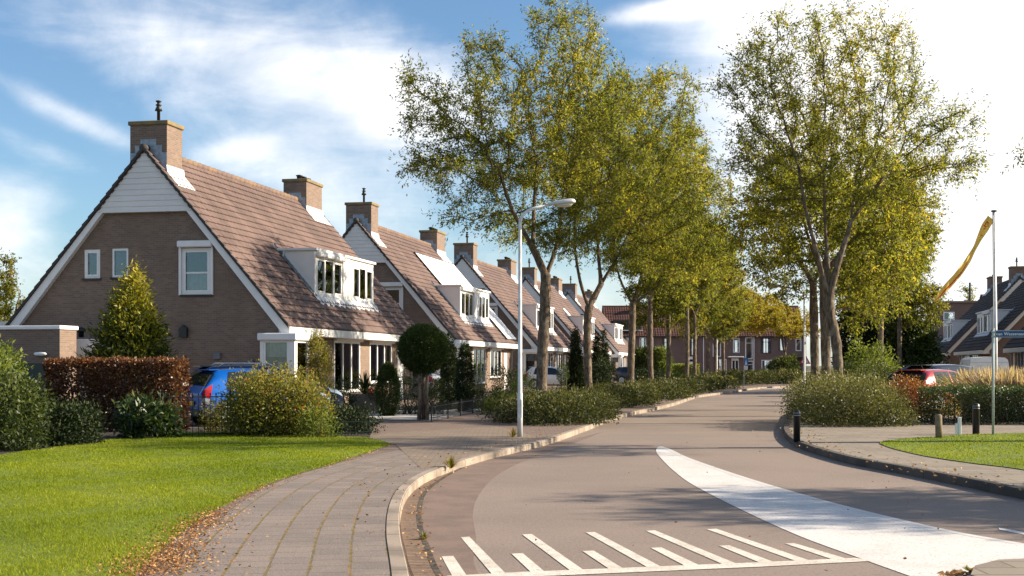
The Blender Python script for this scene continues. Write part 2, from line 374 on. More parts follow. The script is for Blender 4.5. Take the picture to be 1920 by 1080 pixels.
# ------------------------------------------------------------------ ground, road, pavements
ZP = .10                                     # pavement level above the road
def struct(o): o['kind'] = 'structure'; return o
def strip(name, A, B, z, m, edge=None):      # ribbon between two matching polylines, UV = (metres along, metres across)
    me = bpy.data.meshes.new(name); n = len(A); vs = []; uv = []; s = 0.
    for i in range(n):
        a, b = A[i], B[i]
        if i: s += .5 * (math.dist(a[:2], A[i-1][:2]) + math.dist(b[:2], B[i-1][:2]))
        w = math.dist(a[:2], b[:2]); vs += [(a[0], a[1], z), (b[0], b[1], z)]; uv += [(s, 0), (s, w)]
    fs = [(2*i, 2*i+1, 2*i+3, 2*i+2) for i in range(n - 1)]
    a, b, c = (Vector(vs[k]) for k in (0, 1, 3))
    if (b - a).cross(c - a).z < 0: fs = [f[::-1] for f in fs]
    me.from_pydata(vs, [], fs); me.materials.append(m); L = me.uv_layers.new(name='UVMap').data
    for l in me.loops: L[l.index].uv = uv[l.vertex_index]
    o = bpy.data.objects.new(name, me); COL.objects.link(o); return struct(o)
def offset(P, d):
    out = []
    for i, p in enumerate(P):
        a, b = P[max(i-1, 0)], P[min(i+1, len(P)-1)]; t = np.array([b[0]-a[0], b[1]-a[1]]); t /= np.linalg.norm(t) + 1e-9
        out.append((p[0] - t[1] * d, p[1] + t[0] * d))      # +d to the left of travel
    return out
kerbL = catmull([(-.05, 3.5), (-.45, 6.5)] + [G(x, y, ZP)[:2] for x, y in
    ((768,1080),(751,1000),(752,950),(766,917),(796,893),(838,875),(890,858),(940,845),(990,834),(1036,822),(1092,803),(1165,778),(1260,757),(1310,742),(1370,734),(1420,727))]
    + [(19.5, 91.6), (24, 95.5), (31, 98), (42, 99), (75, 100)], 7)
kerbR = catmull([(13, 2.5), (9.4, 6), (7.4, 10), (6.5, 13.2)] + [G(x, y, ZP)[:2] for x, y in
    ((1920,921),(1800,897),(1700,878),(1600,860),(1532,842),(1490,827),(1473,813),(1469,800),(1475,785))]
    + [(8.75, 41), (10.6, 47), (13.2, 55), (16.4, 64), (20, 74), (24, 83), (29, 88.5), (37, 92), (48, 93.2), (75, 94)], 7)
# asphalt
m, g, b = newmat('asphalt'); tc = g.n('ShaderNodeTexCoord'); o_ = tc.outputs['Object']
c = g.mix(g.mapr(g.noise(o_, .35, 6, .6), .35, .68), (.25, .192, .155, 1), (.20, .155, .124, 1))
c = g.mix(g.mapr(g.noise(o_, 70, 3, .8), .44, .66, 0, .55), c, (.30, .26, .23, 1))
c = g.mix(g.mapr(g.noise(o_, 110, 2, .8), .56, .7, 0, .55), c, (.05, .042, .04, 1))
c = g.mix(g.mapr(g.noise(o_, 9, 6, .7), .60, .76, 0, .5), c, (.075, .058, .048, 1))
c = g.mix(g.mapr(g.noise(o_, 26, 4, .8), .50, .66, 0, .6), c, (.32, .265, .22, 1)); c = g.mix(g.mapr(g.noise(o_, 32, 4, .8), .52, .66, 0, .6), c, (.085, .068, .058, 1))
g.put(b.inputs['Base Color'], c); b.inputs['Roughness'].default_value = .8; b.inputs['Specular IOR Level'].default_value = .3
bp = g.n('ShaderNodeBump'); bp.inputs['Strength'].default_value = .5; bp.inputs['Distance'].default_value = .006
g.put(bp.inputs['Height'], g.noise(o_, 85, 3)); g.put(b.inputs['Normal'], bp.outputs[0]); M['asphalt'] = m
m, g, b = newmat('worn_road_edge'); tc = g.n('ShaderNodeTexCoord'); o_ = tc.outputs['Object']
c = g.mix(g.mapr(g.noise(o_, 2.0, 7, .65), .35, .68), (.185, .125, .095, 1), (.125, .088, .07, 1))
c = g.mix(g.mapr(g.noise(o_, 60, 3, .8), .5, .7, 0, .6), c, (.30, .23, .18, 1))
g.put(b.inputs['Base Color'], c); b.inputs['Roughness'].default_value = .9; M['edge'] = m

mb = MB(); mb.sheet([(-900, -60), (900, -60), (900, 1800), (-900, 1800)], fn=lambda x, y: (x, y, -.03))
struct(mb.build('ground', mat('earth_and_turf', (.055, .07, .02), .95, .4, .4)))
far_i = len(kerbL)
road_poly = [tuple(p) for p in kerbL] + [tuple(p) for p in kerbR[::-1]]
mb = MB(); mb.sheet(road_poly, fn=lambda x, y: (x, y, 0.)); struct(mb.build('road', M['asphalt']))
# pavements (real raised sheets) left and right of the road
m_drive = brickmat('driveway_brick', (.22, .165, .13), (.165, .12, .10), (.12, .095, .07), .21, .105, .5, .008)
m_tile = brickmat('concrete_tile', (.285, .245, .195), (.22, .185, .15), (.13, .105, .07), .62, .31, .5, .012)
m_flag = brickmat('pale_flagstone', (.52, .49, .45), (.44, .41, .38), (.30, .28, .24), .6, .6, 0., .012)
mb = MB(); mb.sheet([(p[0], p[1]) for p in kerbL] + [(75, 400), (-300, 400), (-300, 3.5)], fn=lambda x, y: (x, y, ZP)); struct(mb.build('pavement_left', m_drive, uv=True))
mb = MB(); mb.sheet([(p[0], p[1]) for p in kerbR] + [(300, 94), (300, 2.5)], fn=lambda x, y: (x, y, ZP)); struct(mb.build('pavement_right', m_tile, uv=True))
mb = MB()                                   # wide driveway apron beyond the walkway
mb.sheet([G(x, y, ZP)[:2] for x, y in ((742,834),(690,822),(720,812),(930,800),(968,808),(1020,824),(985,832),(935,843),(885,857),(832,873),(790,880))], fn=lambda x, y: (x, y, ZP + .006))
struct(mb.build('driveway_apron', brickmat('worn_apron_brick', (.26, .205, .155), (.20, .155, .12), (.13, .105, .07), .21, .105, .5, .01), uv=True))
# kerbs
def kerb(name, K, side, w, h, m):
    P = K; Q = offset(P, side * w); me = bpy.data.meshes.new(name); vs = []; uv = []; s = 0
    for i in range(len(P)):
        if i: s += math.dist(P[i], P[i-1])
        ins = (P[i][0] * .9 + Q[i][0] * .1, P[i][1] * .9 + Q[i][1] * .1)
        vs += [(P[i][0], P[i][1], -.02), (P[i][0], P[i][1], h - .02), (*ins, h), (*Q[i], h), (*Q[i], ZP - .05)]; uv += [(s, q) for q in (0, .1, .13, .26, .3)]
    fs = [(5*i+k, 5*i+k+1, 5*i+k+6, 5*i+k+5) for i in range(len(P)-1) for k in range(4)]
    if side > 0: fs = [f[::-1] for f in fs]
    me.from_pydata(vs, [], fs); me.materials.append(m); L = me.uv_layers.new(name='UVMap').data
    for l in me.loops: L[l.index].uv = uv[l.vertex_index]
    o = bpy.data.objects.new(name, me); COL.objects.link(o); return struct(o)
def kerbmat(name, c1, c2):
    m, g, b = newmat(name); uv = g.n('ShaderNodeUVMap'); tc = g.n('ShaderNodeTexCoord')
    br = g.n('ShaderNodeTexBrick', offset=0.); g.put(br.inputs[0], uv.outputs[0])
    for k, v in (('Scale', 1.), ('Brick Width', 1.), ('Row Height', 5.), ('Mortar Size', .012), ('Color1', c1 + (1,)), ('Color2', c2 + (1,)), ('Mortar', (.03, .026, .02, 1))): br.inputs[k].default_value = v
    c = g.mix(g.mapr(g.noise(tc.outputs['Object'], 45, 4, .8), .42, .7, 0, .6), br.outputs[0], tuple(x * .5 for x in c1) + (1,))
    c = g.mix(g.mapr(g.noise(tc.outputs['Object'], 1.3, 5), .42, .62, 0, .7), c, tuple(x * .5 for x in c2) + (1,))
    g.put(b.inputs['Base Color'], c); b.inputs['Roughness'].default_value = .9; return m
kerb('kerb_left', kerbL, 1, .125, .110, kerbmat('kerb_concrete', (.37, .30, .235), (.29, .235, .18)))
kerb('kerb_right', kerbR, -1, .13, .12, kerbmat('kerb_basalt', (.10, .085, .07), (.075, .065, .055)))
# brick gutter and worn edge along the near left kerb
nk = 7 * 8
Kn = [tuple(p[:2]) for p in kerbL[:nk]]
gut_px = [(800, 1080+60), (825,1080),(803,1030),(789,990),(787,955),(797,925),(822,903),(850,886),(893,866),(935,851)]
gut = catmull([(.25, 3.5), (.0, 6.5)] + [G(x, y)[:2] for x, y in gut_px[1:]], 7)[:nk + 8]
Kg = [tuple(p[:2]) for p in kerbL]
def nearest_pairs(A, Bl):                   # resample B to match A by nearest arclength fraction
    B = np.array(Bl); out = []
    for p in A:
        out.append(tuple(B[np.argmin(np.sum((B - np.array(p[:2])) ** 2, 1))]))
    return out
kd = np.array([tuple(p[:2]) for p in catmull(Kg[:75], 10)])
gut2 = [tuple(p[:2]) for p in catmull([p[:2] for p in gut], 2)]
strip('gutter', gut2, nearest_pairs(gut2, kd), .0035, brickmat('gutter_brick', (.27, .19, .135), (.19, .13, .095), (.05, .04, .03), .085, .21, .0, .014, vscale=2.2))
gl = offset(gut2, .03); gr = offset(gut2, -.022)
strip('gutter_joint', gl[4:-4], gr[4:-4], .005, mat('damp_dirt', (.028, .022, .016), .95, c2=(.09, .07, .045), scale=7))
edge_px = [(900,1080),(893,1010),(887,960),(900,925),(930,893),(975,868),(1030,848),(1085,828),(1130,810)]
ed = catmull([(.7, 3.5), (.45, 6.5)] + [G(x, y)[:2] for x, y in edge_px], 10)
ed = [tuple(p[:2]) for p in ed]
gd = np.concatenate([np.array([tuple(p[:2]) for p in catmull(gut2, 8)]), np.array([p for p in kd if p[1] > gut2[-1][1]])])
strip('road_edge', ed, nearest_pairs(ed, gd), .002, M['edge'])
# walkway of pavers that follows the kerb; mossy joints run along it
kb = [tuple(p[:2]) for p in offset([p[:2] for p in kerbL], .125)][:62]
lawn_edge = [(-2.05, 3.5), (-2.1, 6.5)] + [G(x, y, ZP)[:2] for x, y in ((250,1085),(318,1020),(392,966),(515,905),(640,866),(735,834))]
le = np.array([tuple(p[:2]) for p in catmull(lawn_edge, 30)])
m, g, b = newmat('walkway_paver'); uv = g.n('ShaderNodeUVMap'); tc = g.n('ShaderNodeTexCoord'); o_ = tc.outputs['Object']
br = g.n('ShaderNodeTexBrick', offset=.5); g.put(br.inputs[0], uv.outputs[0])
for k, v in (('Scale', 1.), ('Brick Width', .30), ('Row Height', .30), ('Mortar Size', .009), ('Color1', (.225, .178, .148, 1)), ('Color2', (.165, .134, .114, 1)), ('Mortar', (.095, .076, .06, 1))): br.inputs[k].default_value = v
c = g.mix(g.mapr(g.noise(o_, 55, 3, .8), .5, .66, 0, .6), br.outputs[0], (.36, .30, .255, 1))
c = g.mix(g.mapr(g.noise(o_, 38, 4, .8), .54, .68, 0, .55), c, (.07, .055, .045, 1))
c = g.mix(g.mapr(g.noise(o_, 1.4, 6, .6), .42, .7, 0, .5), c, (.135, .112, .095, 1))
su = g.n('ShaderNodeSeparateXYZ'); g.put(su.inputs[0], uv.outputs[0])
wob = g.m('MULTIPLY', g.m('SUBTRACT', g.noise(o_, 3.5, 4), .5), .07)
fr = g.m('ABSOLUTE', g.m('SUBTRACT', g.m('FRACT', g.m('DIVIDE', g.m('ADD', su.outputs[1], wob), .30)), .5))
moss = g.m('MULTIPLY', g.mapr(fr, .44, .485), g.mapr(g.noise(o_, 2.6, 4), .30, .46))
mossc = g.mix(g.mapr(g.noise(o_, 8, 4), .4, .62), (.11, .10, .028, 1), (.24, .135, .045, 1))
g.put(b.inputs['Base Color'], g.mix(moss, c, mossc)); b.inputs['Roughness'].default_value = .85
bp = g.n('ShaderNodeBump'); bp.inputs['Strength'].default_value = .5; bp.inputs['Distance'].default_value = .008
g.put(bp.inputs['Height'], g.m('ADD', g.m('MULTIPLY', br.outputs[1], -1.), g.noise(o_, 60, 3))); g.put(b.inputs['Normal'], bp.outputs[0])
walk_in = []
for p in kb: walk_in.append(tuple(le[np.argmin(np.sum((le - np.array(p)) ** 2, 1))]))
strip('walkway', kb, offset(kb, 1.62), ZP + .004, m)

# road markings
m, g, b = newmat('road_paint'); tc = g.n('ShaderNodeTexCoord'); o_ = tc.outputs['Object']
c = g.mix(g.mapr(g.noise(o_, 1.2, 7, .65), .4, .7), (.68, .65, .615, 1), (.58, .55, .51, 1))
mp = g.n('ShaderNodeMapping'); mp.inputs['Rotation'].default_value = (0, 0, .6); mp.inputs['Scale'].default_value = (1, 5, 1); g.put(mp.inputs[0], o_)
c = g.mix(g.mapr(g.noise(mp.outputs[0], 3.2, 7, .7), .60, .76, 0, .6), c, (.30, .25, .20, 1))
c = g.mix(g.mapr(g.noise(o_, 30, 3, .8), .56, .66, 0, .7), c, (.20, .155, .12, 1))
c = g.mix(g.mapr(g.noise(o_, 90, 3, .8), .5, .64, 0, .45), c, (.24, .20, .17, 1))
g.put(b.inputs['Base Color'], c); b.inputs['Roughness'].default_value = .7; M['paint'] = m
def smooth_px(P, n=6): return [tuple(p) for p in catmull(P, n)]
sw_l = smooth_px([(1233,839),(1230,846),(1238,858),(1262,882),(1302,911),(1400,961),(1500,1006),(1600,1043),(1712,1083)])
sw_r = smooth_px([(1920,1020),(1800,999),(1700,977),(1600,953),(1500,926),(1400,896),(1300,862),(1258,843),(1243,838)])
mb = MB(); pl = [G(x, y)[:2] for x, y in sw_l] + [(3.6, 8.4), (4.6, 7.0), (8.5, 7.0), (8.0, 9.6)] + [G(x, y)[:2] for x, y in sw_r]
mb.sheet(pl, fn=lambda x, y: (x, y, .0042)); struct(mb.build('painted_median', M['paint']))
mb = MB()                                   # brighter edge line of the median
er = [np.array(G(x, y)[:2]) for x, y in sw_r[::-1]]
ei = offset([tuple(p) for p in er], -.10)
for i in range(len(er) - 1): mb.add([(*er[i], .0058), (*ei[i], .0058), (*ei[i+1], .0058), (*er[i+1], .0058)], [(0, 1, 2, 3)])
struct(mb.build('median_edge_line', mat('fresh_road_paint', (.62, .60, .57), .6, .12, 12)))
teeth = [((828,1044),(850,1043),(875,1080),(848,1081)), ((864,1008),(880,1007),(949,1077),(923,1078)), ((959,1039),(980,1038),(1023,1074),(997,1075)),
         ((979,1003),(997,1002),(1095,1070),(1070,1071)), ((1092,1034),(1113,1033),(1169,1067),(1143,1068)), ((1098,999),(1115,998),(1241,1064),(1215,1065)),
         ((1220,1028),(1240,1027),(1312,1061),(1285,1062)), ((1211,996),(1228,995),(1382,1058),(1356,1059)), ((1325,993),(1343,992),(1519,1052),(1493,1053)),
         ((1348,1024),(1367,1023),(1452,1055),(1425,1056)), ((1472,1020),(1489,1019),(1590,1049),(1562,1050))]
mb = MB()
for q in teeth:
    P = [G(x, y) for x, y in q]; mb.sheet([p[:2] for p in P], fn=lambda x, y: (x, y, .0042))
P = [G(x, y) for x, y in ((838,1081),(980,1073.5),(1420,1055.5),(1605,1047),(1634,1053),(1420,1064),(980,1083),(838,1092))]
mb.sheet([p[:2] for p in P], fn=lambda x, y: (x, y, .0055))
m, g, b = newmat('yellowed_road_paint'); tc = g.n('ShaderNodeTexCoord'); o_ = tc.outputs['Object']
c = g.mix(g.mapr(g.noise(o_, 3, 6, .6), .4, .65), (.66, .61, .53, 1), (.54, .49, .41, 1))
c = g.mix(g.mapr(g.noise(o_, 48, 5, .85), .52, .62, 0, .75), c, (.19, .15, .12, 1)); c = g.mix(g.mapr(g.noise(o_, 7, 6, .8), .55, .68, 0, .6), c, (.20, .155, .125, 1))
g.put(b.inputs['Base Color'], c); b.inputs['Roughness'].default_value = .8; struct(mb.build('hump_marking', m))
mb = MB(); P = [G(x, y) for x, y in ((1872,990),(1935,1001),(1935,1006),(1874,994))]; mb.sheet([p[:2] for p in P], fn=lambda x, y: (x, y, .0042))
struct(mb.build('lane_dash', M['paint']))
mb = MB(); P = [(15.4, 86.5), (15.9, 89.2), (23.4, 83.7), (22.7, 81.2)]; mb.sheet(P, fn=lambda x, y: (x, y, .03))
struct(mb.build('raised_crossing', mat('pale_paving', (.50, .47, .42), .8, .2, 1.5)))
# corner island, bottom right
isl = [(3.28, 9.3), (3.46, 9.72), (3.75, 10.02), (4.3, 10.15), (5.0, 10.0), (5.5, 9.2), (5.3, 7.5), (4.0, 6.6)]
mb = MB(); mb.sheet(isl, fn=lambda x, y: (x, y, .10))
for i in range(len(isl)):
    a, b_ = isl[i], isl[(i+1) % len(isl)]; mb.add([(a[0], a[1], 0), (b_[0], b_[1], 0), (b_[0], b_[1], .10), (a[0], a[1], .10)], [(0, 1, 2, 3)])
struct(mb.build('traffic_island', m_tile, uv=True))
# lawns
lawnL = [(-2.05, 3.5), (-2.1, 6.5)] + [tuple(p[:2]) for p in catmull([G(x, y, ZP)[:2] for x, y in ((250,1085),(318,1020),(392,966),(515,905),(640,866),(735,834))], 6)] + \
        [G(x, y, ZP)[:2] for x, y in ((715,827),(690,822),(640,819),(560,815),(500,812),(340,811),(200,826),(60,846),(-80,864))] + [(-9.5, 14), (-9.5, 3.5)]
lawnR = [tuple(p[:2]) for p in catmull([G(x, y, ZP)[:2] for x, y in ((2000,905),(1920,882),(1820,869),(1740,857),(1690,846),(1660,837),(1652,830),(1690,824),(1760,819),(1840,815),(1920,813),(2100,812))], 5)] + [(16, 26), (16, 17)]
m_turf = mat('turf', (.13, .175, .014), .95, c2=(.08, .115, .010), scale=3)
mb = MB(); mb.sheet(lawnL, fn=lambda x, y: (x, y, ZP + .012)); struct(mb.build('lawn_left', m_turf))
mb = MB(); mb.sheet(lawnR, fn=lambda x, y: (x, y, ZP + .012)); struct(mb.build('lawn_right', m_turf))
def inside(P, poly):
    x, y = P[:, 0], P[:, 1]; r = np.zeros(len(P), bool); q = np.array([p[:2] for p in poly]); j = len(q) - 1
    for i in range(len(q)):
        c = ((q[i, 1] > y) != (q[j, 1] > y)) & (x < (q[j, 0] - q[i, 0]) * (y - q[i, 1]) / (q[j, 1] - q[i, 1] + 1e-12) + q[i, 0]); r ^= c; j = i
    return r
def grass(name, label, poly, n, seed, m, hmax=.034):
    r = np.random.default_rng(seed); q = np.array([p[:2] for p in poly]); lo, hi = q.min(0), q.max(0)
    P = r.uniform(lo, hi, (n * 14, 2)); P[:, 0] += r.normal(0, .03, len(P)); P = P[P[:, 1] > 7.5]
    P = P[r.random(len(P)) < np.minimum(1, (11 / P[:, 1]) ** 1.6)]; P = P[inside(P, poly)][:n]; n = len(P)
    k = np.maximum(.75, P[:, 1] / 15)
    h = r.uniform(.45, 1.2, n) * hmax * (.8 + .35 * np.sin(P[:, 0] * 2.1 + 1.3 * np.sin(P[:, 1] * 1.7)) ** 2); w = .0052 * k * r.uniform(.7, 1.3, n)
    a = r.uniform(0, 6.283, n); ln = r.uniform(.15, .9, n) * h; b = r.uniform(0, 6.283, n)
    V = np.empty((n, 3, 3)); V[:, 0] = np.c_[P[:, 0] - np.cos(a) * w, P[:, 1] - np.sin(a) * w, np.full(n, ZP + .008)]
    V[:, 1] = np.c_[P[:, 0] + np.cos(a) * w, P[:, 1] + np.sin(a) * w, np.full(n, ZP + .008)]
    V[:, 2] = np.c_[P[:, 0] + np.cos(b) * ln, P[:, 1] + np.sin(b) * ln, ZP + h]
    me = bpy.data.meshes.new(name); me.vertices.add(3 * n); me.vertices.foreach_set('co', V.astype(np.float32).ravel())
    me.loops.add(3 * n); me.loops.foreach_set('vertex_index', np.arange(3 * n, dtype=np.int32)); me.polygons.add(n)
    me.polygons.foreach_set('loop_start', np.arange(0, 3 * n, 3, dtype=np.int32)); me.polygons.foreach_set('loop_total', np.full(n, 3, np.int32))
    patch = .10 * np.sin(P[:, 0] * 1.3 + P[:, 1] * .5) + .10 * np.sin(P[:, 1] * 1.1 - P[:, 0] * .7 + 1)
    at = me.attributes.new('tint', 'FLOAT', 'FACE'); at.data.foreach_set('value', np.clip(r.normal(.5, .17, n) + patch, 0, 1).astype(np.float32))
    me.materials.append(m); me.update(); me.validate(); o = bpy.data.objects.new(name, me); COL.objects.link(o)
    return tag(o, label, 'grass', kind='stuff')
M['grass'] = leafmat('grass_blades', [(0, (.075, .12, .008)), (.5, (.195, .245, .018)), (.85, (.29, .325, .03)), (1, (.45, .40, .08))], .4, .8, .08)
grass('grass', 'bright green mown grass of the lawn beside the curved walkway', lawnL, 430000, 1, M['grass'])
grass('grass', 'bright green mown grass of the small lawn beside the flagpole', lawnR, 90000, 2, M['grass'], .036)
def fallen(name, label, pts, seed, m, L=.055, W=.035, z=ZP):
    r = np.random.default_rng(seed); n = len(pts); P = np.c_[pts, z + .012 + r.random(n) * .02]
    a = r.uniform(0, 6.283, n); D = unit(np.c_[np.cos(a), np.sin(a), r.normal(0, .25, n)])
    o = leaf_object(name, P, D, np.full(n, L), np.full(n, W), r.random(n), m, None, seed); return tag(o, label, 'leaves', kind='stuff')
M['fallen'] = leafmat('fallen_leaves', [(0, (.12, .055, .02)), (.35, (.30, .135, .045)), (.75, (.42, .22, .08)), (1, (.50, .36, .19))], .15, .8)
r = np.random.default_rng(5); ep = np.array(catmull(lawn_edge[2:], 60))[:, :2]
w_ = np.clip((17.5 - ep[:, 1]) / 8, .12, 1) ** 1.3; k = r.choice(len(ep), 4300, p=(w_ * (.25 + np.sin(np.arange(len(ep)) * .045) ** 2 + .6 * np.sin(np.arange(len(ep)) * .13 + 1) ** 2)) / (w_ * (.25 + np.sin(np.arange(len(ep)) * .045) ** 2 + .6 * np.sin(np.arange(len(ep)) * .13 + 1) ** 2)).sum())
pts = ep[k] + np.c_[r.normal(.06, .13, len(k)) + r.exponential(.10, len(k)) * r.choice([-1, 1], len(k)), r.normal(0, .18, len(k))] * np.clip((19 - ep[k, 1:2]) / 9, .4, 1.3)
fallen('fallen_leaves', 'orange brown dry leaves drifted along the lawn edge of the walkway', pts, 6, M['fallen'], .027, .014)
ge = np.array(gut2)[:, :2]; k = r.choice(len(ge), 260); pts = ge[k] + np.c_[r.normal(-.03, .05, 260), r.normal(0, .06, 260)]
fallen('fallen_leaves', 'brown dry leaves lying in the brick gutter by the kerb', pts, 7, M['fallen'], .035, .018, .0)
k = r.choice(len(kerbL) - 90, 170) + 20; kk = np.array([p[:2] for p in kerbL])[k]; pts = kk + np.c_[r.normal(-.30, .30, 170), r.normal(.1, .3, 170)]
fallen('fallen_leaves', 'brown leaves scattered on the pavement along the left kerb', pts, 8, M['fallen'], .04, .022)
pts = np.c_[r.uniform(-.2, 6, 90), r.uniform(9.8, 26, 90)]; pts = pts[inside(pts, road_poly)]
fallen('fallen_leaves', 'few brown leaves scattered over the asphalt and white median', pts, 9, M['fallen'], .035, .02, .01)
pts = np.array([(3.4, 9.75)]) + r.normal(0, .10, (120, 2)) * np.array([1.3, .4]); pts = pts + np.c_[np.zeros(120), (pts[:, 0] - 3.4) * .45]
fallen('fallen_leaves', 'rusty leaves heaped at the corner of the traffic island', pts, 10, M['fallen'], .05, .03, .02)
k = r.choice(len(kerbR) - 90, 300) + 12; kk = np.array([p[:2] for p in kerbR])[k]; pts = kk + np.c_[r.normal(.25, .3, 300), r.normal(.1, .25, 300)]
fallen('fallen_leaves', 'brown leaves scattered on the pavement along the right kerb', pts, 12, M['fallen'], .05, .03)
mb = MB()                                    # bare soil under the planting
mb.sheet([G(x, y, ZP)[:2] for x, y in ((-80,890),(60,864),(200,839),(340,816),(500,814),(560,817),(640,821),(692,822),(700,806),(560,802),(440,800),(340,803),(200,806),(60,806),(-300,806),(-600,890))], fn=lambda x, y: (x, y, ZP + .006))
mb.sheet([G(x, y, ZP)[:2] for x, y in ((692,788),(810,776),(905,772),(910,757),(860,752),(700,768))], fn=lambda x, y: (x, y, ZP + .008))
struct(mb.build('garden_soil', M['soil']))
mb = MB(); mb.sheet([G(x, y, ZP)[:2] for x, y in ((690,786),(688,774),(740,770),(812,772),(905,764),(905,770),(812,790))], fn=lambda x, y: (x, y, ZP + .016))
struct(mb.build('flagstones', m_flag, uv=True))

# ------------------------------------------------------------------ houses
X_, Y_, Z_ = np.array((1., 0, 0)), np.array((0, 1., 0)), np.array((0, 0, 1.))
def rect(a0, a1, b0, b1): return [(a0, b0), (a1, b0), (a1, b1), (a0, b1)]
def window(parent, O, U, N, w, h, cols=1, rows=(), fr=.065, deep=.10, m='white', curtain=None, sash=(), name='window'):
    """frame (with mullions) set back in an opening; panes and curtains are its children"""
    f = MB(); V = Z_
    for u0, u1, v0, v1 in ((0, fr, 0, h), (w - fr, w, 0, h), (fr, w - fr, 0, fr), (fr, w - fr, h - fr, h)): f.obox(O, U, V, N, u0, u1, v0, v1, -deep, -deep + .07)
    cw = (w - fr) / cols
    for i in range(1, cols): f.obox(O, U, V, N, i * cw, i * cw + fr, fr, h - fr, -deep, -deep + .068)
    for t in rows: f.obox(O, U, V, N, fr, w - fr, h * t, h * t + fr * .6, -deep + .01, -deep + .064)
    for i in sash:                           # opening sash with its own thinner frame
        a, b = i * cw + fr, (i + 1) * cw
        for u0, u1, v0, v1 in ((a, a + .05, fr, h - fr), (b - .05, b, fr, h - fr), (a + .05, b - .05, fr, fr + .05), (a + .05, b - .05, h - fr - .05, h - fr)):
            f.obox(O, U, V, N, u0, u1, v0, v1, -deep + .02, -deep + .085)
    fo = f.build(name, M[m], parent)
    p = MB(); p.obox(O, U, V, N, fr * .5, w - fr * .5, fr * .5, h - fr * .5, -deep + .028, -deep + .036); p.build('pane', M['glass'], fo)
    if curtain:
        c = MB()
        for a, b, v0, v1 in curtain:
            n = max(4, int((b - a) * w / .05)); vs = []
            for i in range(n + 1):
                u = w * (a + (b - a) * i / n); q = -deep - .10 + .022 * math.sin(i * 2.1)
                for v in (v0 * h, v1 * h): vs.append(O + U * u + V * v + N * q)
            c.add(vs, [(2*i, 2*i+2, 2*i+3, 2*i+1) for i in range(n)])
        c.build('curtain', M['curtain'], fo)
    return fo
def wall_part(parent, name, m, specs, thick=.12):
    """walls as filled outlines with real openings; specs = [(outline, holes, fn(a,b,depth))]"""
    w = MB()
    for outline, holes, fn in specs:
        w.sheet(outline, [h for h in holes], lambda a, b: fn(a, b, 0))
        for h in holes:
            for i in range(4):
                a, b = h[i], h[(i + 1) % 4]
                w.add([fn(*a, 0), fn(*b, 0), fn(*b, thick), fn(*a, thick)], [(0, 1, 2, 3)])
    return w.build(name, m, parent, uv=True)
def tile_roof(mb, x_ridge, z_ridge, x_eave, z_eave, y0, y1, course=.335, pitch=.30, lift=.052, wave=.026, sub=4):
    dx, dz = x_eave - x_ridge, z_eave - z_ridge; L = math.hypot(dx, dz); ux, uz = dx / L, dz / L; sx = 1 if dx > 0 else -1
    nx, nz = -uz * sx, ux * sx
    n = int(round(L / course)); ny = int((y1 - y0) / pitch * sub)
    ys = [y0 + (y1 - y0) * i / ny for i in range(ny + 1)]
    for j in range(n):
        d0, d1 = L * j / n, L * (j + 1) / n + .012
        vs = []
        for i, y in enumerate(ys):
            w = wave * (abs(math.sin(math.pi * (y - y0) / pitch)) ** .6)
            for d, hgt in ((d0 - .02, .004 + w), (d1, lift + w), (d1, -.02)):
                vs.append((x_ridge + ux * d + nx * hgt, y, z_ridge + uz * d + nz * hgt))
        fs = []
        for i in range(ny):
            for k in (0, 1):
                q = (3*i+k, 3*i+k+1, 3*i+3+k+1, 3*i+3+k); fs.append(q if sx > 0 else q[::-1])
        mb.add(vs, fs)
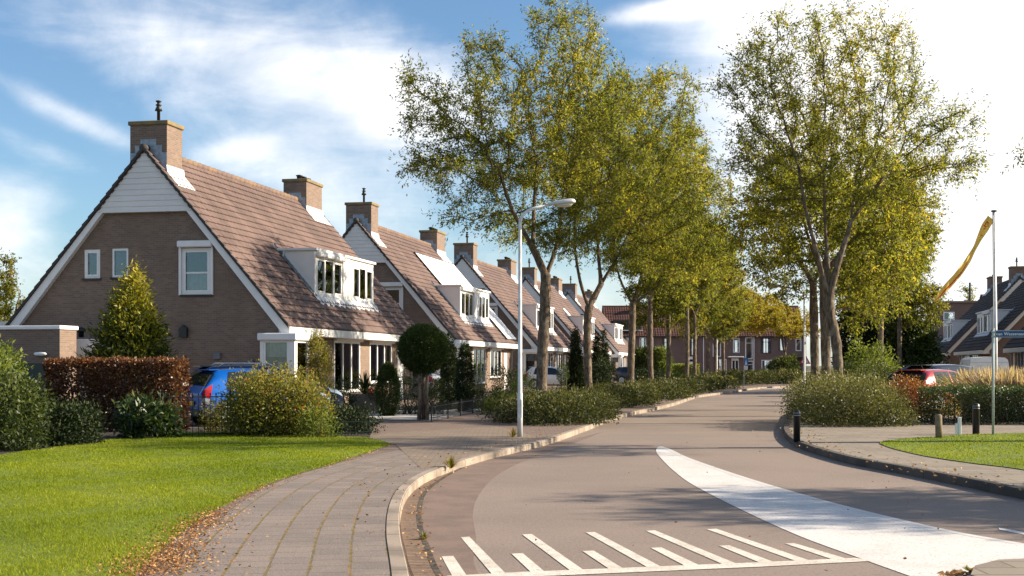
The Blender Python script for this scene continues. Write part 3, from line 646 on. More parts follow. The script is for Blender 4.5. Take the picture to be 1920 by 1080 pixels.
def build_house(label, HW, ZA, ZE, LEN, roof, brick, siding, bay, board='white', group=None, dormer=(4.08, 5.1, 12.2, 4.03, 5.75), gable_detail=True):
    H = empty('brick_house', (0, 0, 0), 0, label, 'house', group)
    k = (ZA - ZE) / HW; zr = lambda x: ZA - k * abs(x); OV = .45; WX = HW - OV; br = M[brick]
    # openings
    gw = [(-2.31, -1.72, 4.44, 5.42), (-1.28, -.68, 4.46, 5.44), (1.27, 2.33, 3.85, 5.40)]
    slit = (.62, .80, 1.45, 2.0)
    sw = [(5.5, 8.55, .45, 2.42), (9.8, 12.85, .75, 2.42)]; door = (13.75, 14.75, .02, 2.25)
    gb = [(-WX, 0), (WX, 0), (WX, zr(WX) - .18), (0, ZA - .18), (-WX, zr(WX) - .18)]
    holes = [rect(*q) for q in gw + [slit]]
    back = [(a, b) for a, b in gb]
    st = rect(0, LEN, 0, zr(WX) - .1)
    wall_part(H, 'wall', br, [
        (gb, holes, lambda a, b, d: (a, d, b)),
        (back, [], lambda a, b, d: (-a, LEN - d, b)),
        (st, [rect(*q) for q in sw] + [rect(*door)], lambda a, b, d: (WX - d, a, b)),
        (st, [], lambda a, b, d: (-WX + d, LEN - a, b))])
    pm = MB(); pm.add([(-WX + .3, 1.1, 0), (WX - 1.3, 1.1, 0), (WX - 1.3, 1.1, zr(WX - 1.3) - .4), (0, 1.1, ZA - .4), (-WX + .3, 1.1, zr(WX - .3) - .3)], [(0, 1, 2, 3, 4)])
    pm.add([(WX - 1.3, 1.1, 0), (WX - 1.3, LEN - .3, 0), (WX - 1.3, LEN - .3, zr(WX - 1.3) - .4), (WX - 1.3, 1.1, zr(WX - 1.3) - .4)], [(0, 1, 2, 3)]); pm.build('window_dark_backing', M['room'], H)  # unseen dark sheets added so the windows read dark
    # gable windows
    cur = [None, None, [(0, 1, 0, .5)]]
    for i, (a, b, z0, z1) in enumerate(gw):
        fo = window(H, np.array((a, 0, z0)), X_, -Y_, b - a, z1 - z0, 1, (.45,) if i == 2 else (), .075 if i < 2 else .09, .09 if i != 2 else .07, curtain=cur[i], sash=(0,) if i != 1 else ())
        s = MB(); s.obox((a, 0, z0), X_, Z_, -Y_, -.05, b - a + .05, -.07, -.003, -.1, .06); s.build('sill', M['verge'], fo)
        if i == 2:
            s = MB(); s.bbox(a - .1, b + .08, -.20, -.003, z1 + .02, z1 + .24, .03); s.box(a - .09, a - .005, -.06, -.003, z0 - .02, z1 + .02); s.box(b + .005, b + .075, -.06, -.003, z0 - .02, z1 + .02)
            s.build('roller_shutter', M['white'], fo)
    window(H, np.array((slit[0], 0, slit[2])), X_, -Y_, slit[1] - slit[0], slit[3] - slit[2], 1, (), .03, .1)
    if gable_detail:
        s = MB(); s.prism([(1.22, 2.42), (1.50, 2.42), (1.50, 2.74), (1.22, 2.74)], -.14, -.003); s.prism([(1.26, 2.74), (1.46, 2.74), (1.36, 2.84)], -.12, -.004); s.build('vent_hood', M['black'], H)
        for a, b, z0, z1 in ((2.42, 2.68, 1.68, 1.92), (3.62, 3.85, 1.42, 1.66)):
            s = MB(); s.bbox(a, b, -.11, -.003, z0, z1, .02); s.build('meter_box', mat('grey_plastic', (.16, .16, .17), .6) if 'gp' not in M else M['gp'], H)
    # street windows and door
    cs = [[(0, .12, 0, 1), (.36, .66, 0, 1), (.80, 1, 0, 1)], [(0, .30, 0, 1), (.36, .64, 0, 1), (.70, 1, 0, 1)]]
    for (a, b, z0, z1), c in zip(sw, cs):
        fo = window(H, np.array((WX, a, z0)), Y_, X_, b - a, z1 - z0, 3, (), .10, .06, curtain=c)
        s = MB(); s.box(WX + .003, WX + .14, a - .05, b + .05, z1 - .02, z1 + .16); s.build('roller_shutter', M['white'], fo)
        s = MB(); s.box(WX + .003, WX + .09, a - .05, b + .05, z0 - .07, z0 - .003); s.build('sill', M['verge'], fo)
    d = MB(); a, b, z0, z1 = door
    d.box(WX - .09, WX - .04, a, b, z0, z1)
    for q in range(4): d.bbox(WX - .05, WX - .025, a + .12, b - .12, z0 + .15 + q * .5, z0 + .57 + q * .5, .01)
    do = d.build('door', M[board], H); d = MB(); d.tube([(WX - .02, a + .1, 1.0), (WX + .02, a + .1, 1.0), (WX + .02, a + .22, 1.0)], .012, 6); d.build('handle', M['greymetal'], do)
    # roof: stepped wavy tile courses over a slab
    rm = MB(); V0, V1 = -.24, LEN + .24
    for sx in (1, -1):
        tile_roof(rm, 0, ZA, sx * HW, ZE, V0 + .02, V1 - .02)
    rm.prism([(-HW + .02, ZE - .12), (-HW + .02, ZE - .02), (0, ZA - .025), (HW - .02, ZE - .02), (HW - .02, ZE - .12), (0, ZA - .13)], V0 + .04, V1 - .04)
    ro = rm.build('roof', M[roof], H)
    rd = MB()
    for q in range(int((V1 - V0 - 3.5) / .42)):
        y = V0 + 1.35 + q * .42; rd.tube([(0, y, ZA + .01), (0, y + .44, ZA + .025)], [.115, .135], 10)
    rd.build('ridge', M['ridge'] if roof == 'roof' else M['verge'], ro, True)
    rd = MB(); rd.tube([(0, V0 - .04, ZA + .015), (0, V0 + .32, ZA + .02)], [.14, .13], 10); rd.build('ridge_end_tile', M['verge'], ro, True)
    for y0, y1 in ((V0 - .05, V0 + .10), (V1 - .10, V1 + .05)):
        vg = MB()
        for sx in (1, -1):
            n = 23                           # scalloped verge tiles stepping down the slope
            for j in range(n):
                t0, t1 = j / n, (j + 1.06) / n; lift = .05
                P = [(sx * HW * t0, zr(HW * t0) - .06), (sx * HW * t1, zr(HW * t1) - .06), (sx * HW * t1, zr(HW * t1) + .045 + lift), (sx * HW * t0, zr(HW * t0) + .045)]
                vg.prism(P if sx > 0 else P[::-1], y0 + .0007 * j, y1 - .0007 * j)
        vg.build('verge', M['verge'], ro)
    # white boarded gable top, barge boards, soffit, gutter
    ZS = siding; xs = (ZA - .09 - ZS) / k
    for y, sy in ((V0 + .03, 1), (V1 - .03, -1)):
        s = MB(); z = ZS; step = .19
        while z < ZA - .2:
            z1 = min(z + step, ZA - .12); a, b = (ZA - .09 - z) / k, (ZA - .09 - z1) / k
            P = [(-a, y, z), (a, y, z), (b, y + sy * .022, z1), (-b, y + sy * .022, z1), (-a, y + sy * .03, z), (a, y + sy * .03, z)]
            s.add(P, [(0, 1, 2, 3) if sy > 0 else (3, 2, 1, 0), (0, 4, 5, 1) if sy > 0 else (1, 5, 4, 0)]); z = z1
        s.box(-xs, xs, min(y + sy * .03, sy * .0 + (LEN if sy < 0 else -.003)), max(y + sy * .03, (LEN + .003) if sy < 0 else -.003), ZS, ZS + .03)
        s.build('gable_siding', M['offwhite'] if board == 'white' else M['cream'], H)
        for sx in (1, -1):
            bm = MB(); w = .50
            P = [(sx * xs, ZS - .004), (sx * (HW - .02), ZE - .04), (sx * (HW - .02), ZE - .30), (sx * (HW - .18), ZE - .30), (sx * (HW - .18 - (ZS - ZE + .30) / k + .14), ZS - .004)]
            bm.prism(P if sx < 0 else P[::-1], min(y, y + sy * .20), max(y, y + sy * .20)); bm.build('barge_board', M[board], H)
    for sx in (1, -1):
        gt = MB(); a, b = sorted((sx * (WX + .003), sx * (HW + .06)))
        gt.bbox(a, b, V0 + .25 if sx < 0 else V0 + .26, V1 - .26, ZE - .30, ZE - .03, .015); gt.build('gutter', M[board], H)
        gt = MB(); a, b = sorted((sx * (HW - .019), sx * (HW + .06))); gt.bbox(a, b, V0 + .02, V0 + .255, ZE - .30, ZE - .03, .015); gt.build('gutter_end', M[board], H)
    s = MB(); s.tube([(WX + .06, LEN - .3, .05), (WX + .06, LEN - .3, ZE - .45), (HW - .10, LEN - .3, ZE - .29)], .04, 8); s.build('drain_pipe', M['greymetal'], H, True)
    # chimneys
    for (x0, x1, y0, y1, fl) in ((-.62, .72, .02, 1.16, 0), (-.62, .45, LEN - 2.1, LEN - .12, 1)):
        c = MB(); c.box(x0, x1, y0, y1, ZA - .95, 9.58 + ZA - 8.76); co = c.build('chimney', br, H, uv=True); zt = 9.58 + ZA - 8.76
        c = MB(); c.bbox(x0 - .06, x1 + .06, y0 - .06, y1 + .06, zt, zt + .14, .02); c.build('chimney_cap', M['cap'], co)
        c = MB()
        for hw, z in ((.29, .34), (.49, .13), (.655, -.12)):
            cx = (x0 + x1) / 2
            c.box(max(x0 - .012, cx - hw), min(x1 + .012, cx + hw), y0 - .012 - (.66 - hw) * .004, y0 - .002, ZA - .95, ZA + z)
        c.build('lead_flashing', M['lead'], co)
        for sx in (1, -1):
            c = MB(); xx = x1 if sx > 0 else -x0
            for q, (o1, o2) in enumerate(((.0, .42),)):
                P = [(sx * (xx + .002), zr(xx) + .30), (sx * (xx + .03), zr(xx + .03) + .10), (sx * (xx + o2), zr(xx + o2) + .10), (sx * (xx + o2), zr(xx + o2) + .075), (sx * (xx + .002), zr(xx) + .06)]
                c.prism(P[::-1] if sx > 0 else P, y0 - .03, y1 + .14)
            c.build('lead_apron', M['leadlit'], co)
        fx = .18 if not fl else -.25; fy = (y0 + y1) / 2
        c = MB()
        if not fl: c.lathe([(.055, 0), (.055, .40), (.13, .42), (.075, .56), (.06, .58), (.10, .60), (.10, .63), (.055, .65), (.055, .70), (.095, .73), (.10, .76), (.02, .78)], 14, (fx, fy - .1, zt + .14))
        else:
            for q in (-.55, -.05, .5): c.lathe([(.11, 0), (.11, .16), (.15, .17), (.15, .21), (.02, .24)], 12, (fx + .2, fy + q, zt + .14))
        c.build('flue', M['black'], co, True)
    # dormer
    xf, y0, y1, z0, z1 = dormer; xb = (ZA - z1) / k; xb0 = xf
    d = MB()
    wins = [(y0 + .14, y0 + 3.05, z0 + .10, z1 - .24), (y1 - 2.75, y1 - .14, z0 + .10, z1 - .24)]
    d.sheet(rect(y0, y1, z0, z1 - .02), [rect(*q) for q in wins], lambda a, b: (xf, a, b))
    for q in wins:
        h = rect(*q)
        for i in range(4):
            a, b = h[i], h[(i+1) % 4]; d.add([(xf, *a), (xf, *b), (xf - .12, *b), (xf - .12, *a)], [(0, 1, 2, 3)])
    for y in (y0, y1):                       # cheeks
        P = [(xf, y, z0 - .12), (xf, y, z1 - .02), (xb - .1, y, z1 - .02), (xb - .1, y, zr(xb - .1) - .1)]
        d.add(P, [(0, 1, 2, 3) if y == y0 else (3, 2, 1, 0)])
    d.bbox(xb - .25, xf + .10, y0 - .08, y1 + .08, z1 - .022, z1 + .07, .01)
    d.bbox(xf + .003, xf + .05, (y0 + y1) / 2 - .45, (y0 + y1) / 2 + .35, z0 + .02, z1 - .04, .01)
    do = d.build('dormer', M['white'], H)
    bk = MB(); bk.add([(xf - .03 - .25, y0 + .06, zr(xf - .28) + .14), (xf - .28, y1 - .06, zr(xf - .28) + .14), (xb + .1, y1 - .06, zr(xb + .1) + .14), (xb + .1, y0 + .06, zr(xb + .1) + .14)], [(0, 1, 2, 3)])
    bk.build('dormer_dark_backing', M['blackbox'], do)  # dark sheet over the tiles, painting an unlit room behind the glass
    for i, q in enumerate(wins):
        fo = window(do, np.array((xf, q[0], q[2])), Y_, X_, q[1] - q[0], q[3] - q[2], 3, (), .085, .07, curtain=[(0, .15, 0, 1), (.36, .5, 0, 1), (.6, .68, 0, 1)] if i == 0 else [(.28, .62, 0, 1)], sash=(0, 2))
        if i == 0:
            pass
    s = MB(); s.bbox(xf + .003, xf + .17, wins[0][0] - .06, wins[0][1] + .06, wins[0][3] + .01, wins[0][3] + .20, .03); s.build('roller_shutter', M['white'], do)
    s = MB(); n = 40                         # crimped lead apron under the dormer
    vs = []
    for i in range(n + 1):
        y = y0 - .12 + (y1 - y0 + .24) * i / n
        for x, hh in ((xf + .0, .16), (xf + .05, .10), (xf + .30 + .05 * math.sin(i * 1.9), .085)): vs.append((x, y, zr(x) + hh + (.012 * math.sin(i * 2.6) if x > xf + .2 else 0)))
    s.add(vs, [(3*i+q, 3*i+q+1, 3*i+q+4, 3*i+q+3) for i in range(n) for q in (0, 1)]); s.build('lead_apron', M['leadlit'], do)
    for y, o in ((y0, -1), (y1, 1)):
        s = MB(); a, b = sorted((y + o * .003, y + o * .16)); n = 12
        for i in range(n):
            xa, xc = xb - .1 + (xf - xb + .2) * i / n, xb - .1 + (xf - xb + .2) * (i + 1) / n
            s.add([(xa, a, zr(xa) + .10), (xc, a, zr(xc) + .10), (xc, b, zr(xc) + .085), (xa, b, zr(xa) + .085)], [(0, 1, 2, 3)])
            yy = y + o * .006; s.add([(xa, yy, zr(xa) + .08), (xc, yy, zr(xc) + .08), (xc, yy, zr(xc) + .17), (xa, yy, zr(xa) + .20)], [(0, 1, 2, 3) if o < 0 else (3, 2, 1, 0)])
        s.build('lead_flashing', M['lead'], do)
    s = MB(); s.tube([(xb + .30, y0 - .05, z1 - .03), (xb + .30, y0 - .05, z1 - .14), (xb + .24, y0 - .08, z1 - .30)], .035, 7); s.build('drain_pipe', M['greymetal'], do)
    if bay:                                  # corner bay window
        B = MB(); bx0, bx1, by0, by1, bz0, bz1 = 4.2, 5.40, -.36, 1.0, .70, 2.30
        B.bbox(bx0 - .06, bx1 + .10, by0 - .12, by1 + .1, bz1, bz1 + .24, .03)
        B.box(bx1 - .20, bx1, by0, by0 + .20, 0, bz1); B.box(bx0, bx0 + .12, by0, by0 + .12, 0, bz1); B.box(bx1 - .12, bx1, by1 - .12, by1, 0, bz1)
        B.box(bx0 + .121, bx1 - .201, by0 + .02, by0 + .10, 0, bz0); B.box(bx1 - .10, bx1 - .02, by0 + .201, by1 - .121, 0, bz0)
        bo = B.build('bay_window', M['white'], H)
        window(bo, np.array((bx0 + .12, by0 + .02, bz0)), X_, -Y_, bx1 - bx0 - .32, bz1 - bz0, 1, (), .07, .06, curtain=[(0, 1, .66, 1)])
        window(bo, np.array((bx1 - .02, by0 + .20, bz0)), Y_, X_, by1 - by0 - .32, bz1 - bz0, 1, (), .07, .06, curtain=[(0, 1, .72, 1)])
        q = MB(); q.add([(bx0 + .1, -.02, 0), (WX + .02, -.02, 0), (WX + .02, -.02, bz1), (bx0 + .1, -.02, bz1), (WX + .02, by1, 0), (WX + .02, by1, bz1)], [(0, 1, 2, 3), (1, 4, 5, 2)]); q.build('bay_dark_backing', M['blackbox'], bo)  # black sheets paint the darkness behind the bay glass
    return H
TH = R(11.6)
M['gp'] = mat('grey_plastic', (.16, .16, .17), .6)
ridge0 = np.array((-12.3, 43.8)); ax_ = np.array((math.sin(TH), math.cos(TH)))
def place(o, p, z=ZP): o.location = (p[0], p[1], z); o.rotation_euler = (0, 0, -TH); return o
gL = 'steep roofed brick houses along the left side of the street'
h0 = build_house('nearest big brown brick house, golden conifer before its gable and corner bay window', 5.13, 8.76, 2.78, 16., 'roof', 'brick', 6.63, True, group=gL)
place(h0, ridge0)
hs = [h0]
for i, lb in enumerate(('second brick house on the left, with large white glaring roof panels beside its dormer',
                        'third brick house on the left, its roof behind the near white street lamp',
                        'fourth brick house on the left, with a small skylight high on its roof',
                        'fifth and farthest gabled brick house on the left, before the red roofed terrace')):
    h = copy_tree(h0); h['label'] = lb; hs.append(h)
    place(h, ridge0 + ax_ * (22.35 * (i + 1)))
# solar sheet on the second roof, sky reflection painted white; skylight on the fourth
kk = (8.76 - 2.78) / 5.13
def roof_panel(name, parent, m, x0, x1, y0, y1, lift=.13, fr=None):
    p = MB(); U = np.array((1, 0, -kk)); U = U / np.linalg.norm(U); N = np.array((kk, 0, 1)); N = N / np.linalg.norm(N)
    c = math.hypot(1, kk); p.obox((x0, y0, 8.76 - kk * x0), U, Y_, N, 0, (x1 - x0) * c, 0, y1 - y0, lift - .05, lift)
    o = p.build(name, m, parent)
    if fr:
        q = MB(); n = 6
        for i in range(n + 1): q.obox((x0, y0, 8.76 - kk * x0), U, Y_, N, 0, (x1 - x0) * c, (y1 - y0) * i / n - .012, (y1 - y0) * i / n + .012, lift + .001, lift + .012)
        q.obox((x0, y0, 8.76 - kk * x0), U, Y_, N, -.05, (x1 - x0) * c + .05, -.07, -.015, lift - .11, lift + .02); q.build('panel_frame', fr, o)
    return o
roof_panel('roof_panel', hs[1], mat('sky_reflection_sheet', (.86, .86, .85), .25, .04, 1., spec=.8), .95, 3.0, 6.9, 15.7, fr=M['verge'])
roof_panel('roof_panel', hs[1], mat('sky_reflection_sheet', (.86, .86, .85), .25, .04, 1., spec=.8), 3.02, 4.95, 12.75, 15.7, fr=M['verge'])
roof_panel('skylight', hs[3], M['white'], 2.0, 2.9, 6.3, 7.5)
# the dark roofed row on the right
MIR = -1
gR = 'dark roofed brick houses on the right side of the street'
hr = build_house('dark roofed brick house on the right, behind the white caravan', 6.1, 8.95, 2.55, 15., 'roof_dark', 'brick_right', 6.9, False, 'cream', gR, (4.9, 4.6, 11.2, 3.75, 5.45), False)
MIR = 1
def corner_r(X, Yd): return np.array((X + 6.1 * math.cos(TH), Yd - 6.1 * math.sin(TH)))
place(hr, corner_r(32.6, 90))
for p, lb in (((37.3, 112), 'farthest dark roofed brick house on the right, its chimney behind the flagpole'), ((28.0, 67.3), 'nearest dark roofed brick house at the right edge, behind the blue street name sign')):
    h = copy_tree(hr); h['label'] = lb; place(h, corner_r(*p))
# garages between the left houses and the one before the first gable
def garage(label, p, w, dpt, h, door_w, front='x', group=None, rz=-TH):
    o = empty('garage', (p[0], p[1], ZP), rz, label, 'garage', group)
    b_ = MB(); b_.box(-w, 0, 0, dpt, 0, h); b_.build('wall', M['brick'], o, uv=True)
    f = MB(); f.bbox(-w - .06, .10, -.06, dpt + .06, h + .003, h + .30, .02); f.build('fascia', M['white'], o)
    r_ = MB(); r_.box(-w + .05, .0, .05, dpt - .05, h + .30, h + .33); r_.build('flat_roof', M['verge'], o)
    d = MB(); a = (dpt - door_w) / 2
    if front == 'x':
        d.box(.003, .05, a - .1, a + door_w + .1, 0, h - .12)
        for i in range(5): d.bbox(.045, .075, a, a + door_w, .05 + i * .42, .44 + i * .42, .015)
    else:
        a = -w + .14; door_w = w - .28; d.box(a - .08, a + door_w + .08, -.05, -.003, 0, h - .12)
        for i in range(5): d.bbox(a, a + door_w, -.08, -.045, .05 + i * .42, .44 + i * .42, .015)
    d.build('garage_door', M['white'], o); return o
gG = 'flat roofed garages standing in the gaps between the left houses'
for i, lb in enumerate(('white doored garage between the first and second house, behind the ball topiary', 'white doored garage between the second and third house, left of the lamp tree',
                        'white doored garage between the third and fourth house', 'white doored garage between the fourth and fifth house')):
    p = ridge0 + ax_ * (22.35 * i + 16.3) + np.array((math.cos(TH), -math.sin(TH))) * 2.6
    garage(lb, p, 5.5, 5.9, 2.35, 4.6, group=gG)
go = garage('low garage with white door and fascia, half hidden by the golden conifer', (atx(236, 42.6), 42.4), 2.05, 2.2, 2.05, 2.6, 'y', rz=-TH)
go2 = empty('brick_shed', (atx(112, 41.2), 41.2, ZP), -TH, 'flat roofed brown brick shed left of the first house', 'shed')
b_ = MB(); b_.box(-2.6, 0, 0, 1.0, 0, 2.62); b_.build('wall', M['brick'], go2, uv=True)
b_ = MB(); b_.bbox(-2.66, .05, -.06, 1.06, 2.623, 2.75, .02); b_.build('roof_trim', M['white'], go2)
b_ = MB(); b_.lathe([(.02, .0), (.14, .02), (.17, .08), (.14, .14), (.02, .16)], 14, (0, 0, 0)); lo = b_.build('wall_lamp', M['white'], go2, True); lo.location = (-.62, -.09, 1.78); lo.scale = (1.4, .5, .8)
b_ = MB(); b_.box(-1.55, -.12, -.5, -.44, 0, 1.55); b_.box(-.12, -.04, -.52, -.42, 0, 1.65); b_.box(-1.6, -1.52, -.52, -.42, 0, 1.65); tag(b_.build('garden_gate', mat('dark_green_gate', (.012, .026, .022), .5), None), 'dark green garden gate in front of the brick shed', 'gate').location = (0, 0, 0)
gt = bpy.data.objects['garden_gate']; gt.location = go2.location; gt.rotation_euler = go2.rotation_euler
b_ = MB(); b_.lathe([(.09, 0), (.09, .16), (.15, .2), (.15, .24), (.11, .3), (.04, .33)], 12); v = tag(b_.build('roof_vent', M['black'], None, True), 'small black vent cowl on the flat garage roof', 'vent'); v.location = (atx(152, 43.4), 43.4, ZP + 2.42)
# white conservatory edge far left
b_ = MB(); b_.bbox(-2.2, .0, 0, 2.5, 0, 2.9, .02); o = b_.build('wall', M['white'], None); w_o = empty('outbuilding', (atx(22, 46.5), 46.5, ZP), -TH, 'white outbuilding at the left edge behind the shed', 'outbuilding'); o.parent = w_o
b_ = MB(); b_.bbox(-2.25, .05, -.05, 2.55, 2.903, 3.05, .02); b_.build('flat_roof', M['offwhite'], w_o)

# terraced row closing the street
def terrace(label, W, x0, variant):
    o = empty('terraced_house', (x0, 160, ZP), 0, label, 'house', 'red roofed terraced houses closing the end of the street')
    ze, zr_, dp = 5.2, 8.85, 9.
    def hole(a, b, c, d): return rect(a, b, c, d)
    V = [[(.8, 1.6, 3.4, 4.7), (2.6, 3.4, 2.9, 4.9), (4.3, 5.1, 2.9, 4.9)], [(.9, 1.9, 2.6, 4.8), (4.3, 5.2, 2.6, 4.8)], [(.9, 1.9, 2.5, 4.8), (3.4, 4.2, 3.0, 4.8), (4.9, 5.8, 2.2, 4.9)], [(.6, 1.9, 2.9, 4.8), (2.8, 3.7, 3.2, 4.8), (4.9, 5.6, 3.2, 4.7)]][variant]
    G0 = [[(1, 2.9, .7, 2.3)], [(.8, 1.9, .5, 2.2)], [(1.3, 2.6, .1, 2.2), (4.8, 5.9, .2, 2.0)], [(.7, 2.1, .6, 2.1)]][variant]
    dr = [(4.2, 5.2, 0, 2.3), (3.9, 5.0, 0, 2.5), (3.2, 4.1, 0, 2.3), (4.6, 5.6, 0, 2.3)][variant]
    wall_part(o, 'wall', M['brick_far'], [(rect(0, W, 0, ze), [hole(*q) for q in V + G0], lambda a, b, d: (a, d, b)),
              ([(0, 0), (dp, 0), (dp, ze), (dp / 2, zr_ - .1), (0, ze)], [], lambda a, b, d: (W - .002, a, b)), ([(0, 0), (dp, 0), (dp, ze), (dp / 2, zr_ - .1), (0, ze)], [], lambda a, b, d: (.002, dp - a, b))])
    for i, (a, b, c, d) in enumerate(V + G0):
        window(o, np.array((a, 0, c)), X_, -Y_, b - a, d - c, 1 if b - a < 1.2 else 2, (.72,) if d - c > 1.6 else (), .10, .06, m='white' if (variant, i) not in ((1, 0), (1, 1), (3, 0), (3, 1)) else 'maroon', curtain=[(0, .3, 0, 1), (.7, 1, 0, 1)])
    rf = MB()
    for sx in (1, -1):
        tile_roof(rf, 0, zr_, sx * (dp / 2 + .3), ze - .2, 0, W, .34, .30, .05, .035, 3)
    ro = rf.build('roof', M['roof_red'], o); ro.rotation_euler = (0, 0, R(-90)); ro.location = (0, dp / 2, 0)
    t = MB(); t.tube([(-.0, dp / 2, zr_ + .02), (W, dp / 2, zr_ + .02)], .13, 8); t.build('ridge', M['roof_red'], ro).matrix_parent_inverse = (Matrix.Translation((0, dp / 2, 0)) @ Matrix.Rotation(R(-90), 4, 'Z')).inverted()
    t = MB(); t.box(0, W, -.42, -.30, ze - .28, ze - .12); t.build('gutter', M['verge'], o)
    t = MB(); t.tube([(W - .25, -.10, 0), (W - .25, -.10, ze - .2)], .06, 8); t.build('drain_pipe', M['white'], o)
    d = MB(); a, b, c, dd = dr
    d.box(a, b, -.06, -.003, c, dd)
    do = d.build('door', M['white'] if variant in (1, 2) else M['maroon'], o)
    d = MB()
    if variant == 1:
        for q in range(4): d.box(a + .18, b - .12, -.10, -.063, .25 + q * .55, .52 + q * .55)
    else:
        for q in (0, 1): d.box(a + .12 + q * (b - a) * .45, a + .12 + q * (b - a) * .45 + (b - a) * .3, -.10, -.063, .4, dd - .3)
    d.build('door_light', M['blackbox'], do)
    if variant in (2, 3): d = MB(); d.bbox(a - .5, b + .5, -.8, -.003, dd + .1, dd + .24, .03); d.build('door_canopy', M['white'] if variant == 2 else M['verge'], o)
    if variant in (0, 2):
        d = MB(); wz = ze + 1.1 if variant == 0 else ze - .1; d.bbox(1.2, 4.6, .2, 3.0, wz - .5, wz + .75, .03); dm = d.build('dormer', M['verge'] if variant == 0 else M['lead'], o)
        d = MB(); d.bbox(1.1, 4.7, .0, .19, wz - .62, wz - .52, .01); d.build('dormer_sill', M['white'], dm)
        d = MB(); d.box(1.5, 2.8, .17, .197, wz - .3, wz + .5); d.box(3.0, 4.3, .17, .197, wz - .3, wz + .5); d.build('dormer_glass', M['glass'], dm)
    d = MB(); d.lathe([(.3, -.6), (.3, .2), (.36, .25), (.36, .32), (.1, .36)], 10, (W * .72, dp / 2 - 1, zr_)); d.tube([(W * .72, dp / 2 - 1, zr_ + .3), (W * .72, dp / 2 - 1, zr_ + 1.0)], .07, 6); d.build('roof_flue', M['black'], o)
    return o
M['maroon'] = mat('maroon_paint', (.075, .022, .024), .5)
tl = ('terraced house at the street end with dark dormer, leftmost of the red roofed row', 'terraced house with black and white striped door at the street end',
      'terraced house with white panelled window bay and white door canopy at the street end', 'terraced house with maroon window frames, rightmost of the red roofed row')
TW = 6.2
for i in range(4): terrace(tl[i], TW, 11.4 + TW * i, i)
# red roofed house far right behind the flag
o = empty('far_house', (49.5, 150, ZP), R(-8), 'brown brick house with red tiled roof behind the pennant tip', 'house')
wall_part(o, 'wall', M['brick_far'], [(rect(0, 5.2, 0, 8.6), [rect(.25, 1.5, 5.2, 7.6)], lambda a, b, d: (a, d, b)), (rect(0, 9, 0, 8.6), [], lambda a, b, d: (0, 9 - a, b)), (rect(0, 9, 0, 8.6), [], lambda a, b, d: (5.2, a, b))])
window(o, np.array((.25, 0, 5.2)), X_, -Y_, 1.25, 2.4, 1, (.6,), .12, .06, curtain=[(0, .5, 0, 1)])
b_ = MB(); b_.bbox(-.2, 5.3, -.2, 9.2, 8.603, 8.85, .03); b_.build('roof_edge', M['brick_far'], o)
rf = MB(); tile_roof(rf, 0, 9.8, 5., 4.8, 0, 8, .34, .30, .05, .035, 3); tile_roof(rf, 0, 9.8, -5., 4.8, 0, 8, .34, .30, .05, .035, 3); ro = rf.build('roof', M['roof_red'], o); ro.rotation_euler = (0, 0, R(-90)); ro.location = (5.3, 4.5, 0)
b_ = MB(); b_.tube([(4, 4, 8.8), (4, 4, 11.2)], .12, 8); b_.build('flue', M['black'], o)

# ------------------------------------------------------------------ trees
def grow(trunks, lobes, nattr, seed, step=.34, infl=3.2, kill=.55, iters=70):
    """branches grown towards points scattered in the crown's lobes (space colonisation)"""
    r = np.random.default_rng(seed); Lb = np.array(lobes, float); vol = Lb[:, 3] * Lb[:, 4] * Lb[:, 5]
    k = r.choice(len(Lb), nattr, p=vol / vol.sum()); d = unit(r.normal(size=(nattr, 3))) * (r.random((nattr, 1)) ** .38)
    A = Lb[k, :3] + d * Lb[k, 3:6]
    nodes, par = [], []
    for pts in trunks:                       # (attach_index_point, polyline)
        P = catmull(pts, 4); last = -1
        if nodes:
            last = int(np.argmin(np.sum((np.array(nodes) - P[0]) ** 2, 1)))
            P = P[1:]
        for p in P: nodes.append(np.array(p)); par.append(last); last = len(nodes) - 1
    nodes = list(nodes); n0 = len(nodes)
    zmin = min(t[-1][2] for t in trunks) - 1.6
    arr = np.array(nodes); ok = arr[:, 2] > zmin
    D = np.linalg.norm(A[:, None] - arr[None], axis=2); D[:, ~ok] = 1e9
    near = D.argmin(1); dist = D.min(1); alive = np.ones(len(A), bool)
    kids = {}
    for it in range(iters):
        act = alive & (dist < infl * (1.6 if it < 12 else 1))
        if not act.any(): break
        new = []
        for nd in np.unique(near[act]):
            v = unit(A[act & (near == nd)] - nodes[nd]).mean(0); v = v + np.array([0, 0, .10]) + r.normal(0, .10, 3); v /= np.linalg.norm(v) + 1e-9
            if any(np.dot(v, q) > .93 for q in kids.get(nd, ())): v += r.normal(0, .5, 3); v /= np.linalg.norm(v)
            if len(kids.get(nd, ())) > 3: alive[act & (near == nd)] = False; continue
            kids.setdefault(nd, []).append(v); new.append((nd, nodes[nd] + v * step))
        for nd, p in new:
            nodes.append(p); par.append(nd); i = len(nodes) - 1
            dd = np.linalg.norm(A - p, axis=1); b = dd < dist; near[b] = i; dist[b] = dd[b]
        alive &= dist > kill
    return np.array(nodes), np.array(par), n0
